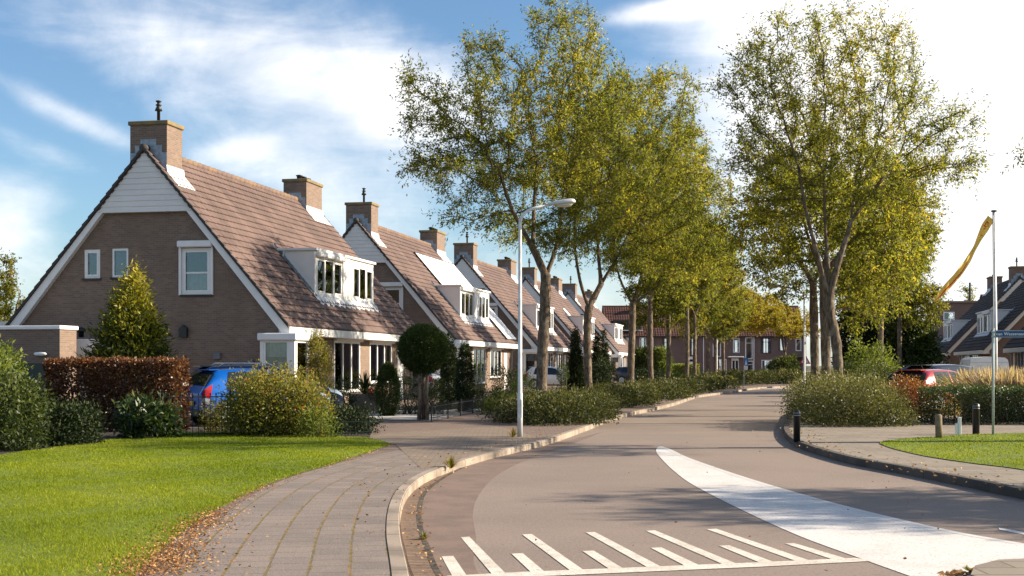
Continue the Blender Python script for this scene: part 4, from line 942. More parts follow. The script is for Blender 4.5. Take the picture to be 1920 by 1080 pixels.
def tree_meshes(trunks, lobes, nattr, nleaf, r0, seed, leafm, L=.12, W=.045, tipr=.0105, thin=1.):
    P, par, n0 = grow(trunks, lobes, nattr, seed); n = len(P); r = np.random.default_rng(seed + 1)
    cnt = np.zeros(n); ch = [[] for _ in range(n)]
    for i in range(n):
        if par[i] >= 0: ch[par[i]].append(i)
    for i in range(n - 1, -1, -1):
        if not ch[i]: cnt[i] = 1
        if par[i] >= 0: cnt[par[i]] += cnt[i]
    tot = cnt[0]; ex = math.log(tot) / math.log(r0 / tipr); rad = tipr * cnt ** (1 / ex)
    z = P[:, 2]; base = z < .9; lim = np.interp(P[:, 2], [3.6, 5.6], [1, .66]); rad = np.where(rad > .02, np.maximum(.016, rad * lim), rad); rad = rad * np.where(base, 1 + .2 * (1 - z / .9).clip(0, 1) ** 2, 1)
    mb = MB(); todo = [(0, None)]
    while todo:
        i, start = todo.pop(); chain = [] if start is None else [start]; chain.append(i)
        while ch[i]:
            c = sorted(ch[i], key=lambda q: -cnt[q]); todo += [(q, i) for q in c[1:]]; i = c[0]; chain.append(i)
        rr = [min(rad[q], rad[chain[1]]) if (k == 0 and start is not None) else rad[q] for k, q in enumerate(chain)]
        nn = 12 if rr[0] > .1 else (6 if rr[0] > .03 else 4)
        wob = [Vector(P[q]) for q in chain]
        mb.tube(wob, [a * (1 + .07 * math.sin(k * 2.3 + q)) for (k, a), q in zip(enumerate(rr), chain)], nn)
    # twigs carry the leaves
    tips = np.where((rad < .030) & (np.arange(n) >= n0))[0]
    per = 11; ntw = max(1, nleaf // per); k = r.choice(tips, ntw)
    grow_d = unit(P[k] - P[np.maximum(par[k], 0)])
    td = unit(grow_d * .55 + r.normal(0, .55, (ntw, 3)) + np.array([0, 0, .12])); tl = r.uniform(.28, .80, ntw)
    p0, p1 = P[k], P[k] + td * tl[:, None]
    s = unit(np.cross(td, r.normal(size=(ntw, 3)))) * .0045; q = unit(np.cross(td, s)) * .0045
    base_i = len(mb.v); sel = np.arange(0, ntw, 2)
    for j in sel:
        a = len(mb.v); mb.v += [tuple(p0[j] + s[j]), tuple(p0[j] - s[j] * .5 + q[j]), tuple(p0[j] - s[j] * .5 - q[j]), tuple(p1[j])]
        mb.f += [(a, a+1, a+3), (a+1, a+2, a+3), (a+2, a, a+3)]
    t = r.random((ntw, per)); LP = p0[:, None] + td[:, None] * (tl[:, None] * t)[..., None] + r.normal(0, .035, (ntw, per, 3))
    LD = unit((td[:, None] * .55 + r.normal(0, .5, (ntw, per, 3)) + np.array([0, 0, -.18])).reshape(-1, 3))
    ct = r.normal(.5, .13, ntw) + .09 * np.sin(p0[:, 0] * 1.3 + 2 * np.sin(p0[:, 2] * .9)) + .035 * (p0[:, 2] - p0[:, 2].mean()) / (p0[:, 2].std() + .1)
    return mb, LP.reshape(-1, 3), LD, np.repeat(ct, per) + r.normal(0, .13, ntw * per)
def tree(label, loc, trunks, lobes, nattr, nleaf, r0, seed, lm, L=.12, W=.045, group=None, cat='tree', name='ash_tree', rz=0, bark='barkA'):
    o = empty(name, loc, rz, label, cat, group)
    mb, P, D, t = tree_meshes(trunks, lobes, nattr, nleaf, r0, seed, lm, L, W)
    mb.build('trunk', M[bark], o, True)
    leaf_object('crown', P, D, np.full(len(P), L), np.full(len(P), W), t, LM[lm], o, seed)
    return o
gA = 'tall ash trees in the planted bed along the left kerb'; gB = 'tall ash trees in the shrub bed on the right of the road'
def px_lobes(Y, X0, L, deep=1.35):                      # crown lobes given as photo position and radius -> local metres
    k = 2.8; out = []
    for px, py, rx, rz, dy, ry_ in L:
        D = Y + dy * k; s = F / D; out.append((atx(px, D) - X0, dy * k, zat(py, D) - ZP, rx / s, ry_ * deep, rz / s))
    return out
Y1, X1 = 38., atx(1015, 38.)
T1 = tree('nearest left ash tree, forking behind the white lamp post', (X1, Y1, ZP),
     [[(0, 0, 0), (.02, 0, 1.6), (.10, .05, 3.0), (.13, .05, 4.1)],
      [(.13, .05, 4.1), (-.25, -.1, 4.9), (-.85, -.3, 6.0), (-1.25, -.4, 7.2)],
      [(.13, .05, 4.1), (.45, .2, 5.0), (.62, .25, 6.2), (.8, .3, 7.6)],
      [(-.25, -.1, 4.9), (-.2, .6, 6.2), (-.1, .8, 7.6)]],
     px_lobes(Y1, X1, [(795,170,50,45,0,.9),(835,240,80,70,0,1.3),(905,110,50,55,.4,1.0),(925,210,85,85,-.3,1.5),(1055,75,75,75,.2,1.3),(1065,170,105,90,0,1.7),(1150,190,70,75,.5,1.2),
       (800,310,55,40,.2,.9),(870,330,75,45,-.5,1.2),(985,310,100,80,.6,1.8),(1100,300,90,90,-.4,1.5),(860,410,55,28,-.3,.7),(960,430,60,45,.5,1.0),(1110,420,75,50,-.6,1.0),(1010,20,30,25,0,.6),(1085,15,35,22,0,.6)]),
     1900, 62000, .16, 21, 'ash', .115, .036, gA)
Y2, X2 = 48., atx(1105, 48.)
T2 = tree('second left ash tree, forking in a wide V just right of the nearest one', (X2, Y2, ZP),
     [[(0, 0, 0), (-.06, 0, 1.5), (-.08, 0, 2.9), (-.02, 0, 3.6)],
      [(-.02, 0, 3.6), (-.35, -.1, 4.6), (-.55, -.1, 6), (-.5, 0, 7.4)],
      [(-.02, 0, 3.6), (.45, .2, 4.5), (1.0, .3, 5.4), (1.6, .4, 6.6)],
      [(.45, .2, 4.5), (.35, .5, 6), (.4, .6, 7.6)]],
     px_lobes(Y2, X2, [(1230,170,45,45,0,1.1),(1275,190,40,50,0,1.0),(1180,220,80,80,0,1.8),(1250,290,75,75,.4,1.8),(1150,330,85,80,-.4,2),(1240,400,75,60,.4,1.6),(1040,440,65,45,.3,1.2),(1150,450,75,50,0,1.5),(1090,260,70,80,.6,1.6),(1300,330,40,55,0,1.1),(1225,500,55,30,0,1.0),(1085,330,55,60,-.9,1.6),(1120,240,60,60,-.8,1.6),(1085,350,55,60,1.0,1.6)], 1.7),
     1500, 70000, .145, 34, 'ash', .12, .040, gA)
Y3, X3 = 58., atx(1182, 58.)
T3 = tree('third ash tree on the left, with a mottled trunk splitting into a Y', (X3, Y3, ZP),
     [[(0, 0, 0), (.03, 0, 1.8), (.08, 0, 3.2), (.1, 0, 4.2)],
      [(.1, 0, 4.2), (-.5, -.1, 5.4), (-.8, 0, 7)], [(.1, 0, 4.2), (.5, .2, 5.4), (.9, .2, 7.2)], [(.1, 0, 4.2), (1.2, .2, 5.0), (2.3, .3, 6.1)]],
     px_lobes(Y3, X3, [(1290,300,45,70,0,1.8),(1330,380,55,70,0,2),(1250,420,60,60,.6,2),(1190,400,70,60,-.4,2),(1170,480,60,40,0,1.5),(1280,490,60,40,0,1.6),(1345,470,45,40,0,1.4),(1240,300,60,70,0,2),(1210,540,40,20,0,1.0),(1160,380,45,55,-.9,1.6),(1190,330,50,55,.8,1.6)], 1.6),
     1300, 56000, .155, 47, 'ash', .135, .048, gA)
def gen_lobes(seed, H, rad, zb, n=9):
    r = random.Random(seed); L = []
    for i in range(n):
        t = i / (n - 1); z = zb + (H - zb) * (t * .9 + .05); w = rad * (1 - abs(t - .42) ** 1.6 * 1.15)
        a = r.uniform(0, 6.28); q = w * r.uniform(.3, .65); s = rad * r.uniform(.38, .6)
        L.append((math.cos(a) * q, math.sin(a) * q, z, s, s, s * r.uniform(.7, 1.0)))
    return L
def gen_trunks(h, seed):
    r = random.Random(seed); a = (r.uniform(-.15, .15), 0, h)
    return [[(0, 0, 0), (r.uniform(-.1, .1), 0, h * .4), a], [a, (a[0] - r.uniform(.3, .6), .2, h + 1.2), (a[0] - r.uniform(.5, 1.), .3, h + 2.8)], [a, (a[0] + r.uniform(.3, .6), -.2, h + 1.3), (a[0] + r.uniform(.5, 1.), -.3, h + 3)]]
T4 = tree('slender ash tree fourth in the left row, just right of the Y shaped trunk', (atx(1222, 66), 66, ZP), gen_trunks(4.9, 4), gen_lobes(4, 11.3, 2.8, 4.9), 650, 24000, .14, 60, 'ash', .16, .065, gA)
T5 = tree('slim leaning ash tree fifth in the left row', (atx(1252, 73), 73, ZP), gen_trunks(4.8, 5), gen_lobes(5, 10.8, 2.8, 4.5), 650, 24000, .13, 71, 'ashy', .17, .07, gA)
for k, (px, Y, src, rz, sc, lb) in enumerate(((1287, 81, T4, 2., 1.0, 'ash tree with forked trunk in front of the clipped yellow green hedge'), (1303, 87, T5, 4.2, .98, 'thin dark ash trunk at the right end of the clipped hedge'),
        (1326, 95, T4, 3.6, 1.02, 'ash tree right of the black and white striped door'), (1341, 101, T5, 1.3, 1.0, 'slim ash tree between the striped door and the white canopy door'), (1357, 109, T4, 5.2, .98, 'farthest ash tree of the left row, low and forked by the white canopy door'))):
    o = copy_tree(src); o.location = (atx(px, Y), Y, ZP); o.rotation_euler[2] = rz; o.scale = (sc,) * 3; o['label'] = lb
TY = tree('small golden yellow tree before the terrace at the street end', (atx(1345, 118), 118, ZP), gen_trunks(2.6, 8), [(x - .5, 0, z, a, 2.2, c) for x, z, a, c in ((2.5, 6, 2.6, 1.6), (4.5, 5.6, 2.2, 1.3), (0, 5.6, 2.2, 1.6), (-1.6, 5.2, 1.6, 1.2), (2.5, 7.6, 2.0, 1.2), (6.2, 5.2, 1.6, 1.0))], 500, 20000, .15, 81, 'yellow', .20, .10, None, name='autumn_tree')
TY2 = copy_tree(TY); TY2.location = (atx(1470, 128), 128, ZP); TY2.rotation_euler[2] = 2.6; TY2['label'] = 'golden yellow tree on the right before the maroon windows of the terrace'
# right hand group
YR, XR = 35.5, atx(1576, 35.5)
RA = tree('thickest foremost ash tree on the right, its bent trunk rising from the big bush', (XR, YR, ZP),
     [[(0, 0, 0), (-.05, 0, 1.0), (-.12, 0, 2.1), (-.30, 0, 3.0), (-.33, 0, 4.0)],
      [(-.30, 0, 3.4), (-.05, -.1, 4.4), (.25, -.1, 5.4), (.45, 0, 6.9)], [(-.33, 0, 4.0), (-.36, .2, 5.2), (-.4, .3, 6.8)], [(-.30, 0, 3.2), (-.65, -.2, 4.4), (-1.0, -.3, 5.6), (-1.2, -.3, 6.8)], [(.25, -.1, 5.4), (.9, .2, 6.2), (1.5, .4, 7.0)]],
     px_lobes(YR, XR, [(1385,165,48,65,0,1.0),(1440,110,62,70,0,1.2),(1450,240,80,80,.4,1.4),(1520,80,60,60,-.3,1.2),(1560,180,90,90,.3,1.8),(1640,80,70,65,0,1.2),(1660,180,85,80,-.3,1.5),(1700,100,25,50,0,.7),(1725,270,75,70,.2,1.3),(1795,240,45,60,0,.9),(1800,320,40,50,0,.9),
       (1400,300,60,40,-.2,1.1),(1480,340,80,55,.4,1.4),(1600,310,100,70,-.3,1.8),(1700,370,80,45,.3,1.3),(1770,310,60,40,0,1.0),(1430,390,60,35,.5,1.1),(1880,340,0.1,0.1,0,.1)][:-1]),
     2100, 52000, .14, 91, 'ash', .105, .034, gB)
YB, XB = 40.5, atx(1551, 40.5)
RB = tree('second ash tree on the right, its straight trunk close behind the thickest one', (XB, YB, ZP),
     [[(0, 0, 0), (-.05, 0, 2), (-.12, 0, 4.2)], [(-.12, 0, 4.2), (.6, .1, 5.2), (1.5, .2, 5.9)], [(-.12, 0, 4.2), (-.6, .1, 5.6), (-.9, .2, 7)], [(-.12, 0, 4.2), (.1, .2, 6), (.2, .3, 7.5)]],
     px_lobes(YB, XB, [(1640,430,75,60,0,1.5),(1700,440,45,50,0,1.2),(1660,520,70,50,.3,1.3),(1600,480,60,60,.3,1.5),(1620,590,50,35,.3,1.0),(1430,440,70,50,0,1.4),(1490,480,60,45,.4,1.3),(1470,360,80,60,-.3,1.5),(1580,380,80,60,0,1.8),(1690,550,30,35,0,.8),(1720,380,30,40,0,1)]),
     1000, 25000, .15, 103, 'ash', .125, .05, gB)
YC, XC = 46., atx(1530, 46.)
RC = tree('third ash tree on the right, its trunk leftmost of the close group', (XC, YC, ZP), [[(0, 0, 0), (-.05, 0, 2), (-.1, 0, 4.4)], [(-.1, 0, 4.4), (.5, .1, 5.6), (1., .2, 7)], [(-.1, 0, 4.4), (-.8, .1, 5.6), (-1.4, .2, 7)]],
     px_lobes(YC, XC, [(1430,500,55,45,0,1.4),(1480,540,45,30,0,1.2),(1400,420,50,45,0,1.4),(1520,420,70,60,0,2),(1600,430,60,50,0,2),(1640,560,50,40,0,1.5),(1560,520,50,40,0,1.6),(1500,300,80,70,0,2)]), 800, 22000, .155, 115, 'ashy', .14, .055, gB)
o = copy_tree(T4); o.location = (17.6, 62, ZP); o.rotation_euler[2] = 1.; o.scale = (1, 1, .95); o['label'] = 'ash tree far behind the close trunk group on the right'; o['group'] = gB
o = copy_tree(T5); o.location = (21.5, 72, ZP); o.rotation_euler[2] = 2.2; o['label'] = 'yellowing ash tree low over the far end of the road on the right'; o['group'] = gB
o = copy_tree(T5); o.location = (26.0, 96, ZP); o.rotation_euler[2] = .4; o['label'] = 'yellowing ash tree beside the triangular warning sign'; o['group'] = gB
# trees standing off to the right whose branches and shade reach in
RD = tree('sparse ash tree at the right edge, only branch tips in view', (13.7, 25.5, ZP), [[(0, 0, 0), (0, 0, 2), (-.1, 0, 4)], [(-.1, 0, 4), (-1.0, .2, 4.8), (-1.9, .2, 5.2)], [(-.1, 0, 4), (-.9, -.2, 5.6), (-1.5, -.2, 6.5)], [(-.1, 0, 4), (.6, 0, 6), (1, 0, 8)]],
     [(-3.5, .1, 5.4, .55, .6, .5), (-3.0, .1, 6.6, .5, .7, .5), (-2.6, 0, 7.6, 1, 1, .8), (-.6, 0, 8.5, 2, 2, 1.6), (1.5, .5, 7.5, 2, 2, 1.6), (.5, -1, 6.5, 1.8, 1.8, 1.2)], 600, 15000, .2, 131, 'ashy', .11, .04, None)
o = copy_tree(RB); o.location = (14.6, 14.9, ZP); o.scale = (.9, .9, .78); o.rotation_euler[2] = 2.4; o['label'] = 'ash tree standing outside the right edge of the view, shading the white median'; o['group'] = 'ash trees just beyond the right edge'
# background trees at the left edge
tree('yellowish bushy tree behind the left corner of the first house', (atx(14, 62), 62, ZP), gen_trunks(2.0, 9), [(0, 0, 4.2, 1.1, 1.2, 1.6), (.5, 0, 3.2, 1.5, 1.3, 1.2), (-.9, 0, 3.0, 1.4, 1.3, 1.3), (.0, 0, 5.8, .65, .6, 1.1), (1.2, 0, 2.6, 1.1, 1, .9), (-1.5, 0, 4.4, .8, .8, 1)], 500, 20000, .15, 141, 'ashy', .13, .07, name='leafy_tree')
o = copy_tree(bpy.data.objects['leafy_tree']); o.location = (atx(1816, 170), 170, ZP); o.scale = (2., 2., 1.75); o['label'] = 'pale leafy treetop showing above the red roofed house on the right'

# ------------------------------------------------------------------ shrubs, hedges and garden plants
def bush(name, label, px0, px1, ytop, ybase, depth, n, L, W, m, group=None, seed=1, cat='shrub', lobes=5, dy=0., stems=4, hi=.15, lump=.13, tuft=9, spread=.09, fill=.3, shape=None, Y=None, base=0.):
    Y = Y or G(0, ybase, ZP)[1]; Yc = Y + depth / 2 + dy; s = Y / F
    X = atx((px0 + px1) / 2, Y); w = (px1 - px0) * s; h = zat(ytop, Y) - ZP - base; r = random.Random(seed)
    if shape == 'cone': bl = [(0, 0, h * t, w / 2 * (1.02 - t) ** .75, depth / 2 * (1.02 - t) ** .75, h * .17) for t in (.10, .26, .42, .58, .72, .84, .93)]
    elif shape == 'broad': bl = [(w * x, depth * y, h * z, w * q, depth * .30, h * u) for x, y, z, q, u in ((-.27, 0, .58, .17, .27), (-.12, -.1, .72, .17, .26), (.08, .05, .68, .20, .28), (.27, -.05, .52, .18, .26), (-.30, -.05, .28, .17, .28), (-.05, -.1, .3, .24, .3), (.24, -.05, .26, .22, .26), (.0, .1, .45, .3, .4))]
    elif shape == 'flame': bl = [(.04 * w * math.sin(i * 2.1), 0, h * t, w / 2 * q, depth / 2 * q, h * .14) for i, (t, q) in enumerate(((.10, .85), (.24, .97), (.38, .95), (.52, .80), (.64, .62), (.75, .42), (.84, .22), (.93, .09)))]
    elif shape == 'column': bl = [(0, 0, h * t, w / 2 * q, depth / 2 * q, h * .18) for t, q in ((.12, .88), (.3, 1), (.48, 1), (.65, .95), (.8, .8), (.91, .55))]
    elif shape == 'egg': bl = [(0, 0, h * .45, w / 2, depth / 2, h * .5), (0, 0, h * .66, w / 2 * .75, depth / 2 * .75, h * .34)]
    elif shape == 'ball': bl = [(0, 0, h / 2, w / 2, depth / 2, h / 2)]
    else:
        bl = [(0, 0, h * .42, w * .36, depth * .36, h * .46)]
        for i in range(lobes):
            t = i / max(1, lobes - 1); q = r.uniform(.21, .29)
            bl.append((w * (t - .5) * .62, r.uniform(-.22, .22) * depth, h * r.uniform(.42, .70), w * q, depth * .28, h * r.uniform(.28, .36)))
            bl.append((w * (t - .5) * .66, r.uniform(-.3, .1) * depth, h * .2, w * q * .9, depth * .28, h * .24))
    bl = [(b[0], b[1], b[2] + base) + tuple(b[3:]) for b in bl]
    return shrub(name, label, cat, (X, Yc, ZP), bl, n, L, W, LM[m], group, seed, stems, hi=hi, lump=lump, tuft=tuft, spread=spread, fill=fill)
def hedge(name, label, x0, x1, y0, y1, h, n, L, W, m, seed=3, rz=0, group=None, base=0., hi=.35):
    """clipped hedge: leaves over and just inside a softened box"""
    r = np.random.default_rng(seed); dx, dy = x1 - x0, y1 - y0; areas = np.array([dx * dy * 1.3, dx * h, dx * h, dy * h, dy * h]); k = r.choice(5, n, p=areas / areas.sum())
    P = r.random((n, 3)) * [dx, dy, h]; dep = np.abs(r.normal(0, .07, n)) + .02 * np.sin(P[:, 0] * 7) + .02 * np.sin(P[:, 2] * 6)
    N = np.zeros((n, 3)); j = k == 0; P[j, 2] = h - dep[j]; N[j, 2] = 1
    for kk_, ax, v, s in ((1, 1, 0, -1), (2, 1, dy, 1), (3, 0, 0, -1), (4, 0, dx, 1)):
        j = k == kk_; P[j, ax] = v - s * dep[j]; N[j, ax] = s
    ins = r.random(n) < .25; P[ins] = r.random((ins.sum(), 3)) * [dx, dy, h * .95]
    P += r.normal(0, .025, P.shape); P[:, 2] = np.maximum(P[:, 2], .02) + base
    D = unit(N * .7 + r.normal(0, .6, P.shape)); t = r.normal(.42, .2, n) + hi * (P[:, 2] / h - .6)  # height term paints shade low down; on the beech, dry orange leaves on top
    o = leaf_object(name, P - [dx / 2, dy / 2, 0], D, np.full(n, L), np.full(n, W), t, m if not isinstance(m, str) else LM[m], None, seed)
    o.location = ((x0 + x1) / 2, (y0 + y1) / 2, ZP); o.rotation_euler = (0, 0, rz)
    mb = MB(); rr = random.Random(seed)
    for i in range(int(dx / .28)):
        x = -dx / 2 + .15 + i * .28; mb.tube([(x, 0, 0), (x + rr.uniform(-.08, .08), rr.uniform(-.1, .1), h * .5), (x + rr.uniform(-.15, .15), rr.uniform(-.15, .15), h * .9)], [.02, .014, .005], 5)
    mb.build('stem', M['barkA'], o)
    return tag(o, label, 'hedge', group)
hedge('beech_hedge', 'clipped copper beech hedge with orange brown top beside the blue car', atx(96, 29.4), atx(339, 29.4), 28.9, 30.2, 1.60, 21000, .075, .05, 'copper', hi=.45)
bush('leafy_shrub', 'light green leafy shrub at the left edge, tallest before the garden gate', -130, -12, 630, 838, 2.2, 8000, .10, .055, 'light', seed=2, hi=.3, Y=25.5)
bush('leafy_shrub', 'broad green shrub at the left edge, between the lawn and beech hedge', -150, 30, 708, 866, 2.6, 12000, .085, .045, 'green', seed=3, hi=.5, Y=22.2)
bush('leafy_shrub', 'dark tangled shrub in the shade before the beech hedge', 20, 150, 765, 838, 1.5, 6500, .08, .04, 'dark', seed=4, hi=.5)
bush('laurel_shrub', 'glossy green laurel shrub before the right part of the beech hedge', 222, 308, 758, 824, 1.1, 2600, .15, .055, 'laurel', seed=5, hi=.5, spread=.12)
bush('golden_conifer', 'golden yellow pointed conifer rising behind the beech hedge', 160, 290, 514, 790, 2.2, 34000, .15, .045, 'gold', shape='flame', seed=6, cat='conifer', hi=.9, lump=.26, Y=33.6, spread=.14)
bush('low_shrub', 'small brownish green shrub beside the rear wheel of the blue car', 376, 414, 754, 812, .7, 1600, .05, .025, 'mixed', seed=7, stems=5)
bush('berry_shrub', 'big rounded shrub turning orange red, right of the blue car', 414, 616, 704, 818, 2.2, 24000, .07, .034, 'mixed', seed=8, stems=14, shape='broad', dy=-.65, hi=.25, lump=.3, spread=.14)
bush('ground_shrub', 'low dark leafed shrub spreading behind the low green fence', 556, 694, 766, 814, 1.2, 6000, .06, .034, 'dark', seed=9, hi=.35)
bush('ground_shrub', 'small silvery green shrub between berry bush and low fence', 560, 622, 768, 822, .5, 1500, .06, .03, 'light', seed=10, stems=2)
shrub('climbing_ivy', 'ivy column climbing the house wall beside the corner bay window', 'ivy', (atx(598, 43.5), 43.5, ZP), [(0, .1, .5, .38, .3, .6), (.02, .1, 1.2, .36, .28, .6), (-.05, .1, 1.8, .33, .28, .5), (-.1, .15, 2.3, .2, .2, .25)], 4200, .075, .055, LM['mixed'], seed=11, stems=3)
bush('round_shrub', 'dark round shrub left of the brick planter', 619, 662, 712, 778, .8, 3000, .05, .03, 'dark', seed=12, hi=.3)
bush('conical_yew', 'dark egg shaped clipped yew in front of the full height windows', 704, 746, 681, 781, .7, 12000, .06, .026, 'yew', shape='egg', seed=13, cat='yew', hi=.2, lump=.03, spread=.03, fill=.15)
o = bush('ball_topiary', 'big clipped ball topiary on three bare stems before the first house', 745, 836, 608, 790, 1.25, 34000, .06, .024, 'yew', shape='ball', seed=14, cat='topiary', base=1.28, stems=0, hi=.35, lump=.02, spread=.025, fill=.12, Y=34.4)
mb = MB()
for a, b in ((-.11, 0), (.01, .07), (.11, -.03)): mb.tube([(a, b, 0), (a * .8, b, .7), (a * 1.1, b, 1.45)], [.062, .048, .042], 8)
mb.build('stem', M['barkA'], o, True)
gY = 'dark columnar yews before the second house'
bush('columnar_yew', 'dark columnar yew right beside the ball topiary', 826, 856, 640, 745, .6, 9000, .08, .034, 'dark', gY, 15, 'yew', shape='column', Y=43, lump=.04, spread=.03)
bush('columnar_yew', 'shorter dark columnar yew behind the black picket fence', 856, 887, 655, 752, .6, 8000, .08, .034, 'dark', gY, 16, 'yew', shape='column', Y=41, lump=.04, spread=.03)
bush('garden_shrub', 'loose yellow green shrub below the ball topiary', 736, 792, 700, 778, .9, 2600, .06, .028, 'green', seed=17, stems=8, hi=.3)
bush('garden_shrub', 'round green shrub right of the topiary stems', 793, 830, 712, 778, .9, 2600, .06, .028, 'green', seed=18, hi=.2)
bush('rose_shrub', 'thin pale rose bush before the windows of the second house', 883, 908, 660, 760, .7, 1100, .06, .03, 'light', seed=19, stems=14, Y=46, lump=.3, spread=.16)
bush('garden_shrub', 'dark round shrub just left of the white lamp post', 927, 972, 687, 757, 1.1, 4000, .07, .035, 'dark', seed=20, Y=51)
bush('box_ball', 'small clipped box ball below the dark round shrub', 924, 956, 734, 757, .7, 3500, .05, .03, 'yew', shape='ball', seed=21, cat='topiary', hi=.2, lump=.03, spread=.03)
bush('ground_shrub', 'yellow green low plants at the end of the picket fence', 903, 936, 754, 771, .8, 2200, .06, .03, 'light', seed=22)
bush('garden_shrub', 'mixed low garden plants behind the black picket fence', 858, 930, 728, 762, 1.2, 3800, .06, .028, 'green', seed=23, Y=44)
bush('flower_shrub', 'loose shrub with pale blooms behind the lamp post', 962, 1004, 700, 762, 1., 2600, .06, .03, 'light', seed=24, Y=46, stems=6)
bush('pillar_yew', 'tall dark conifer between first and second roadside trunks', 1061, 1098, 624, 730, 1.0, 9000, .12, .05, 'dark', shape='cone', seed=25, cat='conifer', Y=60, spread=.06)
bush('pillar_yew', 'twin topped dark conifer right of the second roadside trunk', 1110, 1130, 634, 730, .8, 6000, .12, .05, 'dark', shape='cone', seed=26, cat='conifer', Y=66, spread=.06)
bush('pillar_yew', 'slim dark conifer close to the twin topped one', 1124, 1144, 630, 730, .8, 6000, .12, .05, 'dark', shape='cone', seed=27, cat='conifer', Y=67, spread=.06)
bush('garden_shrub', 'blue green broad shrub left of the Y shaped trunk', 1106, 1150, 674, 740, 1.6, 5200, .09, .045, 'dark', seed=28, Y=58)
o = bush('arch_topiary', 'little clipped mushroom topiary right of the first trunk', 1045, 1067, 682, 700, .5, 3600, .035, .016, 'yew', shape='ball', seed=29, cat='topiary', Y=52, base=.75, lump=.03, spread=.03, hi=.3)
P, D, t = blob_points([(0, 0, .45, .14, .14, .5)], 1500, spread=.03, seed=30); leaf_object('lower_foliage', P, D, np.full(len(P), .035), np.full(len(P), .016), t, LM['yew'], o)
# planter with yucca and red flowers
pl = empty('brick_planter', (atx(656, 40.2), 39.9, ZP), -TH, 'low brick planter box under the full height windows', 'planter')
b_ = MB(); b_.box(0, 1.05, 0, .14, 0, .60); b_.box(0, 1.05, .8, .94, 0, .60); b_.box(0, .14, .1401, .7999, 0, .60); b_.box(.91, 1.05, .1401, .7999, 0, .60); b_.build('wall', M['brick'], pl, uv=True)
b_ = MB(); b_.box(.141, .909, .141, .799, .1, .52); b_.build('soil', M['soil'], pl)
def spiky(name, label, cat, loc, n, L, W, m, seed, up=.55, group=None):
    r = np.random.default_rng(seed); mb_v = []; a = r.uniform(0, 6.28, n); e = r.uniform(up - .35, up + .9, n).clip(.1, 1.5)
    V = np.empty((n, 6, 3)); l = L * r.uniform(.7, 1.1, n)
    for i in range(n):
        d = np.array([math.cos(a[i]) * math.cos(e[i]), math.sin(a[i]) * math.cos(e[i]), math.sin(e[i])]); s = np.array([-math.sin(a[i]), math.cos(a[i]), 0]) * W
        p1 = d * l[i] * .5; p2 = d * l[i] * .98 - np.array([0, 0, l[i] * .16]); V[i] = [-s * .6, s * .6, p1 - s, p1 + s, p2 - s * .1, p2 + s * .1]
    mb = MB(); mb.add(V.reshape(-1, 3), [f for i in range(n) for f in ((6*i, 6*i+1, 6*i+3, 6*i+2), (6*i+2, 6*i+3, 6*i+5, 6*i+4))])
    o = mb.build(name, m, None); at = o.data.attributes.new('tint', 'FLOAT', 'FACE'); at.data.foreach_set('value', np.repeat(r.random(n), 2).astype(np.float32))
    o.location = loc; return tag(o, label, cat, group)
spiky('yucca', 'spiky dark yucca standing in the brick planter', 'yucca', (pl.location.x + .45, 40.4, ZP + .52), 90, .95, .022, LM['dark'], 4, .75)
bush('flower_plant', 'red flowering plant spilling over the planter edge', 688, 703, 733, 776, .4, 420, .06, .04, 'green', seed=31, Y=39.7, stems=2, base=.52)
r = np.random.default_rng(3); P = r.normal(0, .05, (60, 3)) + [0, -.12, .70]
leaf_object('blossom', P, unit(r.normal(size=(60, 3))), np.full(60, .06), np.full(60, .05), r.random(60), mat('red_petal', (.55, .015, .03), .6), bpy.data.objects['flower_plant'])
# planted beds along the left kerb
def bed(label, pts, h, n, seed, m='cover', L=.075, W=.032, rr=1.15, group='low shrub beds along the left kerb', hi=.35):
    r = random.Random(seed); c = np.mean(np.array(pts), 0); bl = [(x - c[0], y - c[1], h * .33 * r.uniform(.8, 1.2), rr * r.uniform(.75, 1.05), rr * r.uniform(.75, 1.05), h * .60 * r.uniform(.72, 1.12)) for x, y in pts]
    return shrub('shrub_bed', label, 'shrub bed', (c[0], c[1], ZP), bl, n, L, W, LM[m], group, seed, stems=8, hi=hi, tuft=8, spread=.10, lump=.16)
bed('low bushy shrub bed around the foot of the nearest left ash tree', [(1.05, 32.6), (.55, 33.6), (1.7, 34.0), (.7, 35.2), (2.0, 35.8), (.9, 37.2), (2.3, 37.0), (1.5, 38.2), (.3, 34.4), (1.3, 33.0)], .74, 30000, 41, rr=.90)
bed('low shrub bed round the second left ash trunk', [(3.6, 45.5), (4.4, 47.5), (3.4, 47.6), (4.7, 49.4), (3.6, 49.6), (5.0, 50.6)], .84, 13000, 42, L=.09, W=.04, rr=.85)
bed('low shrub bed round the Y shaped ash trunk', [(6.1, 55), (6.9, 57.2), (5.8, 57.6), (7.4, 59.5), (6.4, 60), (7.6, 60.6)], .84, 9500, 43, L=.11, W=.05, rr=.85)
bed('dark low shrub bed at the fourth left trunk', [(8.8, 66), (9.6, 68.5), (8.4, 69), (10.1, 70.6), (9, 71)], .84, 6500, 44, L=.13, W=.06, rr=.85)
bed('last small shrub bed of the left row before the terrace', [(11.4, 77), (12.2, 79.3), (11.2, 80), (13.2, 82), (12.4, 83)], .90, 6000, 45, L=.15, W=.07)
bed('wide shrub bed closing the street before the terraced houses', [(16.2, 97), (17.6, 99), (19, 101), (20.5, 103), (22, 104), (23.6, 105), (18, 104), (20, 106), (25.5, 106), (27, 107)], 1.0, 12000, 46, L=.17, W=.08, rr=1.7)
hedge('clipped_hedge', 'yellow green clipped hedge behind the forked trunk of the left row', atx(1256, 104), atx(1309, 104), 103.4, 104.6, 1.5, 7000, .13, .07, 'light', hi=.9)
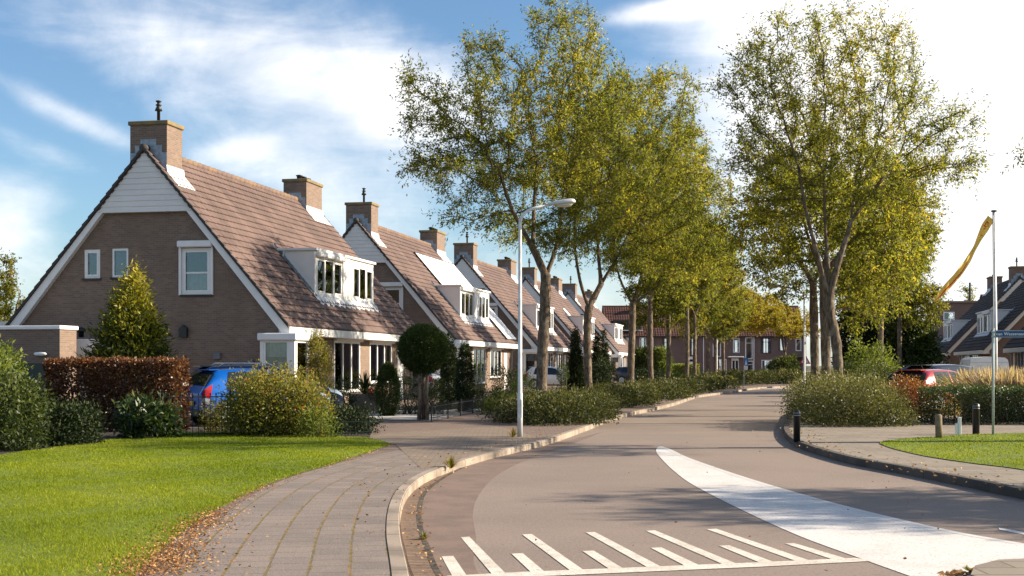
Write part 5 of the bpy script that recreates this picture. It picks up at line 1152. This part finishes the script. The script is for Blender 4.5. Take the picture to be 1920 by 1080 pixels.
bush('round_shrub', 'round bright green shrub at the left end of the clipped hedge', 1259, 1281, 700, 722, 1.2, 2400, .11, .05, 'light', seed=51, Y=94)
gP = 'pleached trees trained on bare stems beyond the fifth house'
for i, (a, b, lb) in enumerate(((1192, 1222, 'pleached green tree on bare stem, left of the slender trunk'), (1227, 1258, 'pleached light green tree on bare stem, right of the slender trunk'))):
    o = bush('pleached_tree', lb, a, b, 650, 722, 1.0, 5200, .13, .07, 'light' if i else 'green', gP, 52 + i, 'tree', Y=84, base=1.0, stems=0, hi=.2)
    mb = MB(); mb.tube([(0, 0, 0), (0, 0, 1.4)], .06, 7); mb.build('trunk', M['barkA'], o, True)
bush('garden_shrub', 'dark green shrub below the pleached trees', 1188, 1250, 690, 726, 1.6, 5000, .11, .05, 'dark', seed=54, Y=79)
bush('round_shrub', 'big rounded bright green shrub before the maroon windows', 1450, 1502, 664, 704, 3., 6000, .20, .09, 'green', seed=55, Y=122, hi=.4)
# right side
bl = []
rr_ = random.Random(5)
for x, y, q, h in ((7.6, 32.2, .7, 1.05), (8.2, 32.0, .8, 1.2), (8.9, 32.1, .8, 1.2), (9.5, 32.4, .6, .7), (8.0, 33.4, .9, 1.35), (9.0, 33.4, .9, 1.3), (9.7, 34, .6, .7), (8.4, 35, 1., 1.25), (9.4, 35.6, .9, 1.1), (8.9, 37, 1., 1.2)):
    x = 8.75 + (x - 8.75) * .8; h *= .88; bl.append((x - 9, y - 34, h * .52, q * .92, q, h * .52)); bl.append((x - 9 + rr_.uniform(-.2, .2), y - 34, h * .25, q * .95, q, h * .3))
shrub('bush', 'wide glossy grey green bush at the foot of the right tree group', 'shrub', (9, 34, ZP), bl, 42000, .062, .030, LM['cotoneaster'], None, 61, 18, hi=.35, lump=.2, spread=.11)
bush('clipped_shrub', 'clipped round green shrub left of the red car', 1632, 1688, 673, 745, 1.1, 6500, .055, .028, 'green', seed=62, Y=44, hi=.3, lobes=2)
bush('leafy_shrub', 'light green upright shrub behind the clipped round one', 1602, 1690, 640, 740, 1.8, 6500, .10, .05, 'light', seed=63, Y=50, stems=8, lump=.22)
bush('garden_shrub', 'dark green shrub filling the gap right of the ash trunks', 1584, 1646, 678, 745, 2., 5000, .10, .05, 'dark', seed=64, Y=55)
gD = 'dark evergreen trees on the right before the dark roofed houses'
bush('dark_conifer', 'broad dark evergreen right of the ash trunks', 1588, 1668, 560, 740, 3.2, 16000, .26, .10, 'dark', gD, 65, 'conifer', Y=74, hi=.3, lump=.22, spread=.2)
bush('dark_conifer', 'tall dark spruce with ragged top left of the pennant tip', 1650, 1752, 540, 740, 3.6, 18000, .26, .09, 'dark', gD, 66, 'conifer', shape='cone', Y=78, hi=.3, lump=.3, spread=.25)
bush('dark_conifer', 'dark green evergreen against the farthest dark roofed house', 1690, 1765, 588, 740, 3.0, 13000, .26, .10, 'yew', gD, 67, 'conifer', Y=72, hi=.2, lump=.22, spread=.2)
bush('rust_shrub', 'rusty orange shrub before the red car', 1690, 1756, 708, 786, 1.3, 5500, .06, .032, 'rust', seed=68, Y=36, hi=.6)
bush('garden_shrub', 'olive brown low shrub between rusty shrub and pampas grass', 1750, 1826, 704, 786, 1.2, 4500, .06, .028, 'mixed', seed=69, Y=38, hi=-.3)
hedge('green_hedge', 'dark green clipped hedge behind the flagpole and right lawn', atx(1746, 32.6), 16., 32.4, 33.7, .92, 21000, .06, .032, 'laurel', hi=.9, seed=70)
bush('garden_shrub', 'small round conifer by the caravan and dark roofed house', 1788, 1808, 680, 720, 1., 2200, .08, .035, 'yew', seed=71, Y=60)
M['pampas'] = leafmat('pampas_plume', [(0, (.20, .16, .10)), (.5, (.36, .275, .19)), (1, (.56, .44, .32))], .4, .8)
def plumes(name, label, x0, x1, y0, y1, h, n, seed):
    r = np.random.default_rng(seed); mb = MB(); vs, fs = [], []
    for i in range(n):
        x, y = r.uniform(x0, x1), r.uniform(y0, y1); hh = h * r.uniform(.55, 1.02); ln = r.normal(-.1, .42); ly = r.normal(0, .12); w = .005
        Q = [np.array([x + ln * t * t, y + ly * t, hh * (t - .12 * t * t * abs(ln) * 2)]) for t in (0, .35, .65, .85, 1.)]
        ws = (w, w, .013, .014, .003); s = np.array([math.cos(i), math.sin(i), 0]); b = len(vs)
        for q, k in zip(Q, ws): vs += [q - s * k, q + s * k]
        fs += [(b + 2*j, b + 2*j+1, b + 2*j+3, b + 2*j+2) for j in range(4)]
    c = np.array([(x0 + x1) / 2, (y0 + y1) / 2, 0]); mb.add([v - c for v in vs], fs); o = mb.build(name, M['pampas'], None)
    at = o.data.attributes.new('tint', 'FLOAT', 'FACE'); at.data.foreach_set('value', np.repeat(r.random(n), 4).astype(np.float32))
    o.location = (c[0], c[1], ZP); return tag(o, label, 'grass plant')
plumes('ornamental_grass', 'beige feathery ornamental grass above the green hedge at the right edge', 12.4, 16.2, 34.0, 36.2, 1.5, 7000, 8)
spiky('weed_tuft', 'grassy weed clump growing in the broken left kerb', 'weeds', (*G(846, 876, ZP)[:2], ZP - .02), 160, .24, .005, LM['mixed'], 5, .75)
spiky('weed_tuft', 'sparse weed tuft at the foot of the white lamp post', 'weeds', (*G(962, 820, ZP)[:2], ZP), 90, .26, .006, LM['mixed'], 6, .8)
spiky('weed_tuft', 'dry weed clump in the gutter beside the worn asphalt edge', 'weeds', (*G(795, 1012)[:2], 0), 70, .10, .004, LM['mixed'], 7, .5)
spiky('weed_tuft', 'small dry weed on the corner of the traffic island', 'weeds', (3.36, 9.6, .08), 40, .06, .003, LM['light'], 8, .6)

# ------------------------------------------------------------------ cars, caravan
def paintmat(name, c, metal=.3): return mat(name, c, .28, .04, 2., metal=metal, coat=.8)
M['carglass'] = None
m, g, b = newmat('car_glass'); b.inputs['Base Color'].default_value = (.012, .016, .02, 1); b.inputs['Roughness'].default_value = .04; b.inputs['Specular IOR Level'].default_value = .8; M['carglass'] = m
M['plastic'] = mat('black_plastic', (.018, .018, .02), .5)
M['head_lamp'] = mat('clear_lamp', (.6, .62, .65), .1, .05, metal=.5)
def car(label, loc, head, L, W, H, paint, group=None, rails=False, name='parked_car'):
    o = empty(name, (loc[0], loc[1], ZP), head, label, 'car', group)
    T = [(0, .56, .80, .30), (.012, .64, .90, .22), (.05, .78, .965, .17), (.11, .945, .99, .15), (.2, .99, 1, .14), (.38, 1.0, 1, .14), (.5, .975, 1, .14), (.6, .90, 1, .14), (.735, .665, 1, .14), (.8, .635, .99, .14), (.92, .565, .95, .15), (.982, .47, .84, .19), (1.0, .40, .72, .25)]
    C = np.array(catmull(T, 4)); xs = C[:, 0]
    def ring(u):
        q = [np.interp(u, xs, C[:, i]) for i in (1, 2, 3)]; zt, w, zb = q[0] * H, q[1] * W / 2, q[2] * H
        zs = min((.63 - .05 * u) * H, zt - .012); wr = w * (1 - .25 * max(0, (zt - zs)) / (.38 * H)); hgt = zt - zs
        P = [(w * .90, zb), (w * .985, zb + .07 * H), (w * 1.012, zb * .45 + zs * .55), (w * .985, zs), ((w * .985 + wr) / 2, zs + hgt * .48), (wr, zs + hgt * .88), (wr * .84, zs + hgt * .97), (wr * .45, zt), (0, zt + .008)]
        return np.array(P + [(-y, z) for y, z in P[-2::-1]])
    def pt(u, v):
        Rg = ring(u); i = min(int(v), 15); t = v - i; p = Rg[i] * (1 - t) + Rg[i + 1] * t; return np.array((u * L, p[0], p[1]))
    us = [i / 60 for i in range(61)]; us = sorted(set(us + [.004, .012, .988, .996]))
    mb = MB(); vs = [pt(u, v) for u in us for v in range(17)]; n = len(us)
    mb.add(vs, [(i*17+k, (i+1)*17+k, (i+1)*17+k+1, i*17+k+1) for i in range(n-1) for k in range(16)] + [tuple(range(17)), tuple((n-1)*17+k for k in range(16, -1, -1))])
    body = mb.build('body', paint, o, True)
    def patch(name, m, q, off, nx=8, nv=6, parent=o, mb=None):
        """q = (u at v0 start,end), (u at v1 start,end), v0, v1 on the body surface"""
        (a0, a1), (b0, b1), v0, v1 = q; own = mb is None; mb = mb or MB(); vs = []
        for j in range(nv + 1):
            for i in range(nx + 1):
                t = j / nv; ua, ub = a0 + (b0 - a0) * t, a1 + (b1 - a1) * t; u = ua + (ub - ua) * i / nx; v = v0 + (v1 - v0) * t
                p = pt(u, v); du = pt(min(u + .004, 1), v) - pt(max(u - .004, 0), v); dv = pt(u, min(v + .05, 15.99)) - pt(u, max(v - .05, 0))
                nn = np.cross(du, dv); nn /= np.linalg.norm(nn) + 1e-9; c = np.array((L * .5, 0, H * .45))
                if np.dot(nn, p - c) < 0: nn = -nn
                vs.append(p + nn * off)
        mb.add(vs, [(j*(nx+1)+i, j*(nx+1)+i+1, (j+1)*(nx+1)+i+1, (j+1)*(nx+1)+i) for j in range(nv) for i in range(nx)])
        return mb.build(name, m, parent, True) if own else None
    for s in (0, 1):
        V = (lambda a, b: (a, b)) if s == 0 else (lambda a, b: (16 - a, 16 - b))
        patch('side_window', M['carglass'], ((.17, .40), (.20, .40), *V(3.12, 4.95)), .005)
        patch('side_window', M['carglass'], ((.415, .68), (.415, .55), *V(3.12, 4.95)), .005)
        patch('taillight', M['red_lamp'], ((.003, .055), (.022, .075), *V(2.35, 3.9)), .008)
        patch('reverse_lamp', M['head_lamp'], ((.012, .05), (.003, .055), *V(1.75, 2.3)), .008)
        patch('headlight', M['head_lamp'], ((.90, .985), (.86, .96), *V(2.6, 3.3)), .008)
        patch('sill_trim', M['plastic'], ((.20, .80), (.20, .80), *V(.1, .9)), .006)
        d = MB(); y = (W / 2 * 1.0) * (1 if s == 0 else -1)
        for u in (.36, .56): d.bbox(u * L - .09, u * L + .09, min(y, y * 1.03), max(y, y * 1.03), .545 * H, .565 * H, .004)
        d.build('door_handle', paint, o)
        d = MB(); d.bbox(.665 * L - .06, .665 * L + .08, min(y * .97, y * 1.16), max(y * .97, y * 1.16), .63 * H, .63 * H + .13, .03); d.build('wing_mirror', paint, o)
    d = MB(); vs = []
    for j in range(9):
        u = .028 + .075 * j / 8
        for i in range(13): 
            p = pt(u, 4.7 + (11.3 - 4.7) * i / 12); vs.append(p + np.array((-.012, 0, .010)))
    d.add(vs, [(j*13+i, j*13+i+1, (j+1)*13+i+1, (j+1)*13+i) for j in range(8) for i in range(12)]); d.build('rear_window', M['carglass'], o, True)
    d = MB(); vs = []
    for j in range(9):
        u = .565 + .165 * j / 8
        for i in range(13): p = pt(u, 4.7 + (11.3 - 4.7) * i / 12); vs.append(p + np.array((.010, 0, .012)))
    d.add(vs, [(j*13+i, j*13+i+1, (j+1)*13+i+1, (j+1)*13+i) for j in range(8) for i in range(12)]); d.build('windscreen', M['carglass'], o, True)
    d = MB(); d.bbox(-.03, .09, -W * .40, W * .40, .17 * H, .30 * H, .03); d.build('rear_bumper', M['plastic'], o)
    d = MB(); d.bbox(-.045, -.028, -.26, .26, .36 * H, .36 * H + .11, .004); d.build('number_plate', M['plate_y'], o)
    d = MB(); d.bbox(.075 * L, .15 * L, -W * .30, W * .30, H * .965, H * .985, .008); d.build('roof_spoiler', paint, o)
    if rails:
        for s in (-1, 1): d = MB(); d.tube([(.18 * L, s * W * .36, H * .955), (.22 * L, s * W * .36, H + .045), (.5 * L, s * W * .36, H + .04), (.56 * L, s * W * .36, H * .945)], .018, 6); d.build('roof_rail', M['head_lamp'], o, True)
    d = MB(); d.tube([(.30 * L, 0, H - .01), (.27 * L, 0, H + .12)], .006, 5); d.build('aerial', M['plastic'], o)
    for u in (.185, .80):
        for s in (-1, 1):
            rw = .30; y = s * (W / 2 - .075); w = MB()
            def disc(mb, prof, n=26):
                vs = [(u * L + r_ * math.cos(6.2832 * k / n), y + s * yy, rw + r_ * math.sin(6.2832 * k / n)) for r_, yy in prof for k in range(n)]; m_ = len(prof)
                mb.add(vs, [(i*n+k, i*n+(k+1) % n, (i+1)*n+(k+1) % n, (i+1)*n+k) for i in range(m_-1) for k in range(n)] + [tuple((m_-1)*n+k for k in range(n))])
            arch = MB(); disc(arch, [(rw + .055, .02), (rw + .055, .088), (rw + .02, .092), (.02, .093)]); arch.build('wheel_arch', M['plastic'], o)
            disc(w, [(rw * .6, -.1), (rw, -.09), (rw, .085), (rw - .02, .105), (rw * .72, .105), (rw * .70, .09)]); wo = w.build('wheel', M['rubber'], o, True)
            w = MB(); disc(w, [(rw * .70, .097), (rw * .70, .115), (rw * .62, .115), (rw * .60, .1005)])
            for q in range(5):
                a = q * 6.2832 / 5 + .3; cx, cz = math.cos(a), math.sin(a)
                w.obox((u * L, y + s * .10, rw), np.array((cx, 0, cz)), np.array((-cz, 0, cx)), np.array((0, s * 1., 0)), .0, rw * .62, -.028, .028, .004, .018)
            w.build('rim', M['rim'], wo)
    return o
car('bright blue hatchback behind the iron railings beside the beech hedge', (atx(356, 31.7), 31.8), R(35), 3.5, 1.62, 1.41, paintmat('blue_car_paint', (.0, .11, .46)))
car('dark blue car with shiny roof rails behind the bright blue hatchback', (atx(346, 35.4), 35.4), R(24), 4.3, 1.75, 1.50, paintmat('navy_car_paint', (.02, .035, .085)), rails=True)
car('silver car with red tail light seen behind the topiary stems', (atx(822, 60.5), 60.5), R(168), 4.1, 1.7, 1.42, paintmat('silver_car_paint', (.42, .43, .45), .7))
car('small white car behind the nearest left ash trunk', (atx(985, 82), 82), R(-8), 3.6, 1.65, 1.40, paintmat('white_car_paint', (.75, .76, .76), .0))
car('dark car half hidden left of the Y shaped ash trunk', (atx(1150, 104), 104), R(-10), 4.0, 1.7, 1.36, paintmat('charcoal_car_paint', (.03, .03, .034)))
car('red hatchback parked on the right behind the rusty shrub', (atx(1690, 41), 41), R(38), 3.9, 1.68, 1.36, paintmat('red_car_paint', (.36, .012, .016)))
car('black estate car parked just behind the red hatchback', (atx(1702, 45.2), 45.2), R(28), 4.4, 1.75, 1.52, paintmat('black_car_paint', (.012, .013, .015)))
cv_ = empty('caravan', (atx(1855, 62), 62, ZP), -TH, 'white caravan parked before the dark roofed houses on the right', 'caravan')
prof = [(-1.02, .45), (-1.05, .6), (-1.05, 1.75), (-1.0, 2.02), (-.85, 2.14), (0, 2.2), (.85, 2.14), (1.0, 2.02), (1.05, 1.75), (1.05, .6), (1.02, .45)]
cv_.scale = (.84, .84, .86); b_ = MB(); b_.prism(prof, 0, 4.2); b_.build('body', M['white'], cv_)
b_ = MB(); b_.bbox(-.62, .62, -.03, -.003, 1.25, 1.72, .012); b_.build('window', M['offwhite'], cv_)
b_ = MB(); b_.box(-1.052, 1.052, -.012, -.002, 1.02, 1.06); b_.box(-1.052, 1.052, -.012, -.002, 1.86, 1.89); b_.build('stripe', M['greymetal'], cv_)
for s in (-1, 1):
    b_ = MB(); b_.bbox(s * .9 - .08, s * .9 + .08, -.04, -.003, .62, .90, .01); b_.build('taillight', M['red_lamp'], cv_)
    b_ = MB(); b_.tube([(s * .86, 2.1, .33), (s * 1.06, 2.1, .33)], .33, 18); b_.build('wheel', M['rubber'], cv_)
b_ = MB(); b_.bbox(-1.0, 1.0, -.08, -.003, .40, .56, .02); b_.build('bumper', M['greymetal'], cv_)

# ------------------------------------------------------------------ street furniture
def lamp(label, X, Yd, H, reach, dirx, r0=.056, group='white street lamps along the road', k=1.):
    o = empty('street_lamp', (X, Yd, ZP), 0, label, 'street lamp', group)
    p = MB(); pts = [(0, 0, 0), (0, 0, .9), (0, 0, .92), (0, 0, H - .40)] + [(dirx * .36 * (1 - math.cos(t)), 0, H - .40 + .33 * math.sin(t)) for t in (.25, .5, .75, 1.0, 1.2, 1.35)] + [(dirx * (reach - .28), 0, H)]
    p.tube(pts, [r0, r0, r0 * .84, r0 * .62] + [r0 * .58] * 6 + [r0 * .5], 14); p.build('pole', M['polewhite'], o, True)
    h = MB(); n = 16; S_ = [(-.02, .028, .028), (.04, .045, .04), (.16, .075, .055), (.34, .115, .075), (.50, .125, .08), (.57, .10, .06), (.60, .03, .02)]; vs = []
    for x, w, t in S_:
        for q in range(n):
            a = 6.2832 * q / n; vs.append((dirx * (reach - .32 + x * k), math.cos(a) * w * k, H + .005 + x * .10 * k + (math.sin(a) * t if math.sin(a) > 0 else math.sin(a) * t * .5) * k))
    h.add(vs, [(i*n+q, i*n+(q+1) % n, (i+1)*n+(q+1) % n, (i+1)*n+q) for i in range(len(S_)-1) for q in range(n)] + [tuple(range(n)), tuple((len(S_)-1)*n+q for q in range(n))]); h.build('lamp_head', M['greymetal'], o, True)
    h = MB(); vs = []; S_ = [(.20, .03, .01), (.25, .075, .05), (.38, .095, .075), (.50, .085, .06), (.55, .03, .01)]
    for x, w, t in S_:
        for q in range(9): a = math.pi * q / 8; vs.append((dirx * (reach - .32 + x * k), math.cos(a) * w * k, H + .005 + x * .10 * k - .028 * k - math.sin(a) * t * k))
    h.add(vs, [(i*9+q, i*9+q+1, (i+1)*9+q+1, (i+1)*9+q) for i in range(len(S_)-1) for q in range(8)]); h.build('lamp_glass', mat('lamp_bowl', (.55, .53, .42), .15, .05) if 'bowl' not in M else M['bowl'], o, True)
    d = MB(); d.obox((0, 0, 0), X_, Z_, -Y_, -.035, .035, .40, .78, r0 - .004, r0 + .006); d.build('service_door', M['polewhite'], o)
    return o
M['bowl'] = mat('lamp_bowl', (.55, .53, .42), .15, .05)
p = G(975, 819, ZP); lamp('nearest white street lamp, its arm reaching right over the kerb', p[0], p[1], zat(384, p[1]) - ZP, atx(1054, p[1]) - p[0] , 1)
lamp('far street lamp on the right whose arm reaches left over the road', atx(1508, 47), 47, zat(538, 47) - ZP, 1.05, -1, .05, k=1.1)
lamp('small distant street lamp among the yellow leaves at the street end', atx(1344, 101), 101, zat(604, 101) - ZP, 1.1, 1, .07, k=1.6)
def bollard(label, p, h, r):
    o = empty('bollard', p, 0, label, 'bollard', 'black bollards on the right pavement')
    b = MB(); b.lathe([(r, 0), (r, h * .80), (r * 1.06, h * .805), (r * 1.06, h * .835), (r, h * .84), (r, h * .87), (r * 1.06, h * .875), (r * 1.06, h * .905), (r, h * .91), (r * .98, h * .96), (r * .8, h * .985), (r * .3, h)], 22); b.build('post', M['black'], o, True)
    b = MB(); b.lathe([(r * 1.07, h * .838), (r * 1.07, h * .846)], 22); b.lathe([(r * 1.07, h * .91), (r * 1.07, h * .918)], 22); b.build('band', M['greymetal'], o); return o
p = G(1494, 829, ZP); bollard('black bollard at the kerb before the big right bush', p, zat(769, p[1]) - ZP, .066)
p = G(1830, 814, ZP); bollard('black bollard at the hedge behind the right lawn', p, zat(756, p[1]) - ZP, .074)
p = G(1761, 822, ZP); b_ = MB(); h = zat(777, p[1]) - ZP; b_.lathe([(.075, 0), (.072, h * .5), (.07, h * .95), (.05, h), (.01, h + .004)], 12); o = tag(b_.build('wooden_post', M['wood'], None, True), 'short weathered wooden post at the tip of the right lawn', 'post'); o.location = p; o.rotation_euler = (0, R(-2), 0)
p = G(1799, 817, ZP); b_ = MB(); h = zat(782, p[1]) - ZP; b_.bbox(-.03, .03, -.03, .03, 0, h, .006); o = empty('marker_post', p, 0, 'small white marker post between wooden post and black bollard', 'post'); b_.build('post', M['white'], o)
b_ = MB(); b_.bbox(-.085, -.035, -.025, .025, 0, h * .66, .006); b_.build('side_post', M['white'], o)
# street name sign
p = G(1862, 816, ZP); o = empty('street_sign', p, R(-7), 'blue street name sign on grey green post at the right edge', 'street sign')
zs0, zs1 = zat(633, p[1]) - ZP, zat(619.5, p[1]) - ZP
b_ = MB(); b_.tube([(0, 0, 0), (0, 0, zs1 + .03)], .026, 12); b_.lathe([(.03, zs1 + .03), (.03, zs1 + .045), (.01, zs1 + .05)], 12); b_.build('post', mat('grey_green_post', (.40, .45, .42), .5), o, True)
b_ = MB(); b_.bbox(.03, .80, -.035, -.015, zs0, zs1, .004); pn = b_.build('name_plate', mat('sign_blue', (.012, .075, .24), .4, .05), o)
b_ = MB(); t = .006
for q in ((.04, .79, zs0 + .008, zs0 + .008 + t), (.04, .79, zs1 - .008 - t, zs1 - .008), (.04, .04 + t, zs0 + .014, zs1 - .014), (.79 - t, .79, zs0 + .014, zs1 - .014)): b_.box(q[0], q[1], -.0375, -.0352, q[2], q[3])
b_.build('border', M['white'], pn)
fc = bpy.data.curves.new('lettering', 'FONT'); fc.body = 'van Wassenaar'; fc.size = .105; fc.space_character = 1.06; fc.offset = .0012; fc.extrude = .001
fo = bpy.data.objects.new('lettering_source', fc); COL.objects.link(fo); bpy.context.view_layer.update()
me = bpy.data.meshes.new_from_object(fo.evaluated_get(bpy.context.evaluated_depsgraph_get())); bpy.data.objects.remove(fo)
me.materials.clear(); me.materials.append(M['white']); w_ = max(v.co.x for v in me.vertices); sc_ = .585 / w_
lt = bpy.data.objects.new('lettering', me); COL.objects.link(lt); lt.parent = pn; lt.location = (.055, -.0375, zs0 + .048); lt.rotation_euler = (R(90), 0, 0); lt.scale = (sc_, sc_, 1)
for z in (zs0 + .03, zs1 - .03): b_ = MB(); b_.bbox(-.032, .06, -.034, .034, z - .012, z + .012, .004); b_.build('clamp', M['greymetal'], o)
# flagpole and pennant
YF = 34.6; XF = atx(1866.5, YF); o = empty('flagpole', (XF, YF, ZP), 0, 'tall white flagpole behind the green hedge on the right', 'flagpole')
zt = zat(397, YF) - ZP; b_ = MB(); b_.tube([(0, 0, 0), (0, 0, 2), (-.04, 0, zt)], [.055, .052, .042], 14); b_.build('pole', M['polewhite'], o, True)
b_ = MB(); b_.lathe([(.075, 0), (.075, .03), (.06, .04)], 14, (-.04, 0, zt)); b_.build('cap', M['black'], o)
b_ = MB(); b_.tube([(-.06, -.05, .9), (-.075, -.05, zt - .1)], .006, 4); b_.bbox(-.09, -.04, -.075, -.05, 1.0, 1.16, .008); b_.build('halyard', M['white'], o)
path = [(1858, 409, 13), (1850, 421, 13), (1841, 437, 10.5), (1832, 455, 7.5), (1823, 473, 7), (1812, 492, 7.5), (1800, 509, 9), (1786, 526, 10.5), (1772, 541, 9.5), (1760, 555, 6.5), (1750, 566, 2.5)]
C = catmull([(x, y, w) for x, y, w in path], 4); vs = []; st = []; n = len(C); nv = 7
for i, c in enumerate(C):
    a, b = C[max(i-1, 0)], C[min(i+1, n-1)]; t = np.array((b[0]-a[0], -(b[1]-a[1]))); t /= np.linalg.norm(t); nn = np.array((-t[1], t[0])); s = YF / F
    for j in range(nv):
        q = (j / (nv - 1) - .5); off = nn * q * c[2] * 1.25 * s; dy = .03 * math.sin(i * .45 + q * 3) + .03 * q * math.sin(i * .22) + .012 * math.sin(i * 1.05 - q * 5)
        vs.append((atx(c[0], YF) + off[0] - XF, -.02 + dy, zat(c[1], YF) + off[1] - ZP))
b_ = MB(); b_.add(vs, [(i*nv+j, i*nv+j+1, (i+1)*nv+j+1, (i+1)*nv+j) for i in range(n-1) for j in range(nv-1)])
m, g, bb = newmat('orange_pennant_cloth'); bb.inputs['Base Color'].default_value = (.95, .58, .08, 1); bb.inputs['Roughness'].default_value = .8
tr = g.n('ShaderNodeBsdfTranslucent'); tr.inputs[0].default_value = (1, .74, .20, 1); mx = g.n('ShaderNodeMixShader'); mx.inputs[0].default_value = .7; g.put(mx.inputs[1], bb.outputs[0]); g.put(mx.inputs[2], tr.outputs[0]); g.put([x for x in m.node_tree.nodes if x.type == 'OUTPUT_MATERIAL'][0].inputs[0], mx.outputs[0])
pe = empty('pennant', (XF, YF, ZP), 0, 'long orange pennant with red stripe streaming from the flagpole', 'pennant')
b_.build('cloth', m, pe, True)
m, g, bb = newmat('red_pennant_cloth'); bb.inputs['Base Color'].default_value = (.62, .045, .02, 1); bb.inputs['Roughness'].default_value = .8
tr = g.n('ShaderNodeBsdfTranslucent'); tr.inputs[0].default_value = (.8, .10, .03, 1); mx = g.n('ShaderNodeMixShader'); mx.inputs[0].default_value = .5; g.put(mx.inputs[1], bb.outputs[0]); g.put(mx.inputs[2], tr.outputs[0]); g.put([x for x in m.node_tree.nodes if x.type == 'OUTPUT_MATERIAL'][0].inputs[0], mx.outputs[0])
b_ = MB(); i0 = int(n * .42); V = np.array(vs).reshape(n, nv, 3); P = []
for i in range(i0, n):
    f = min(1, (i - i0) / 8); lo, hi = 3.4 + .2 * f, 3.5 + 1.2 * f
    for q in (lo, hi):
        j = int(q); t = q - j; P.append(V[i, j] * (1 - t) + V[i, j+1] * t + np.array((0, -.008, 0)))
k = n - i0; b_.add(P, [(2*i, 2*i+1, 2*i+3, 2*i+2) for i in range(k-1)]); b_.build('stripe', m, pe, True)
b_ = MB()
for u, v, a, l in ((3, 2.2, .4, .05), (3.5, 3.4, -.6, .06), (4.2, 2.6, 1.2, .07), (5, 3.4, .2, .05), (5.6, 2.6, -.9, .06), (6.2, 3.3, .7, .06), (4.6, 4.0, 1.5, .05), (9.6, 3, -.5, .05)):
    i, j = int(u), int(v); c = V[i, j]; d = np.array((math.cos(a), 0, math.sin(a))) * l; w = np.array((-d[2], 0, d[0])) * .25; c = c + np.array((0, -.016, 0)); b_.add([c - d - w * .4, c + w * -.9, c + d, c + w], [(0, 1, 2, 3)])
b_.build('emblem', m, pe)
# small traffic signs far off
p = (atx(1395, 95.5), 95.5, ZP); o = empty('traffic_sign', p, 0, 'small blue traffic sign on thin post at the far bed', 'traffic sign'); b_ = MB(); b_.tube([(0, 0, 0), (0, 0, 2.05)], .03, 8); b_.build('post', M['greymetal'], o)
b_ = MB(); b_.bbox(-.03, .30, -.06, -.035, 1.45, 2.0, .01); sp_ = b_.build('sign_plate', mat('traffic_blue', (.02, .16, .42), .4), o)
b_ = MB(); b_.bbox(.0, .27, -.06, -.036, 1.12, 1.42, .008); b_.build('sub_plate', M['white'], o)
b_ = MB(); b_.add([(.04, -.063, 1.5), (.23, -.063, 1.5), (.135, -.063, 1.92)], [(0, 1, 2)]); b_.build('symbol', M['white'], sp_)
p = (atx(1509, 70), 70, ZP); o = empty('warning_sign', p, 0, 'triangular red and white warning sign behind the far right lamp post', 'traffic sign'); b_ = MB(); b_.tube([(0, 0, 0), (0, 0, 2.1)], .03, 8); b_.build('post', M['greymetal'], o)
b_ = MB(); b_.prism([(-.30, 1.55), (.30, 1.55), (0, 2.08)], -.06, -.04); sp_ = b_.build('sign_plate', mat('traffic_red', (.45, .02, .02), .4), o)
b_ = MB(); b_.prism([(-.19, 1.615), (.19, 1.615), (0, 1.955)], -.066, -.0605); b_.build('sign_face', M['white'], sp_)

# fences
def railing(name, label, pts, h, step, m, rails=(.08, .92), r=.008, post=2.0, pr=.018, spike=True, group=None):
    o = empty(name, (pts[0][0], pts[0][1], ZP), 0, label, 'fence', group); b = MB(); rl = MB()
    for (x0, y0), (x1, y1) in zip(pts, pts[1:]):
        L = math.dist((x0, y0), (x1, y1)); n = int(L / step)
        for i in range(n):
            t = (i + .5) / n; x, y = x0 + (x1 - x0) * t - pts[0][0], y0 + (y1 - y0) * t - pts[0][1]
            b.tube([(x, y, .02), (x, y, h * .93), (x, y, h * .95), (x, y, h * .97), (x, y, h)] if spike else [(x, y, .02), (x, y, h)], [r, r, r * 2.2, r * 2, r * .2] if spike else r, 5)
        for q in rails: rl.tube([(x0 - pts[0][0], y0 - pts[0][1], h * q), (x1 - pts[0][0], y1 - pts[0][1], h * q)], r * 1.4, 5)
        k = max(1, round(L / post))
        for i in range(k + 1 if (x1, y1) == tuple(pts[-1]) else k):
            t = i / k; x, y = x0 + (x1 - x0) * t - pts[0][0], y0 + (y1 - y0) * t - pts[0][1]; ps = MB(); ps.lathe([(pr, 0), (pr, h * 1.02), (pr * 1.3, h * 1.04), (pr * .3, h * 1.08)], 8, (x, y, 0)); ps.build('post', m, o)
    b.build('bars', m, o); rl.build('rails', m, o); return o
f0 = G(300, 820, ZP); f1 = G(432, 817, ZP); f2 = G(575, 818, ZP); f3 = G(692, 816, ZP)
railing('iron_railing', 'thin black iron railing with spear tips before the blue car', [f0[:2], f1[:2], f2[:2]], .92, .115, M['black'], (.06, .9), .0075, 1.6)
railing('low_fence', 'knee high dark green fence before the low shrub', [f2[:2], (atx(633, 27.3), 27.2), f3[:2]], .36, .075, mat('green_black_fence', (.010, .018, .013), .95, spec=.1), (.2, .82), .009, .68, .016, False)
a = G(809, 792, ZP)[:2]; b = G(840, 785, ZP)[:2]; c = G(906, 771, ZP)[:2]
railing('picket_fence', 'low black picket fence along the flagstone garden', [a, b, c], .47, .17, mat('black_wood', (.014, .014, .014), .6), (.25, .85), .008, 1.7, .024, False)
railing('picket_fence', 'second low black picket fence running behind the yews', [(atx(800, 43), 42.5), (atx(905, 45), 44.8)], .6, .2, M['black'], (.2, .8), .007, 2, .02)
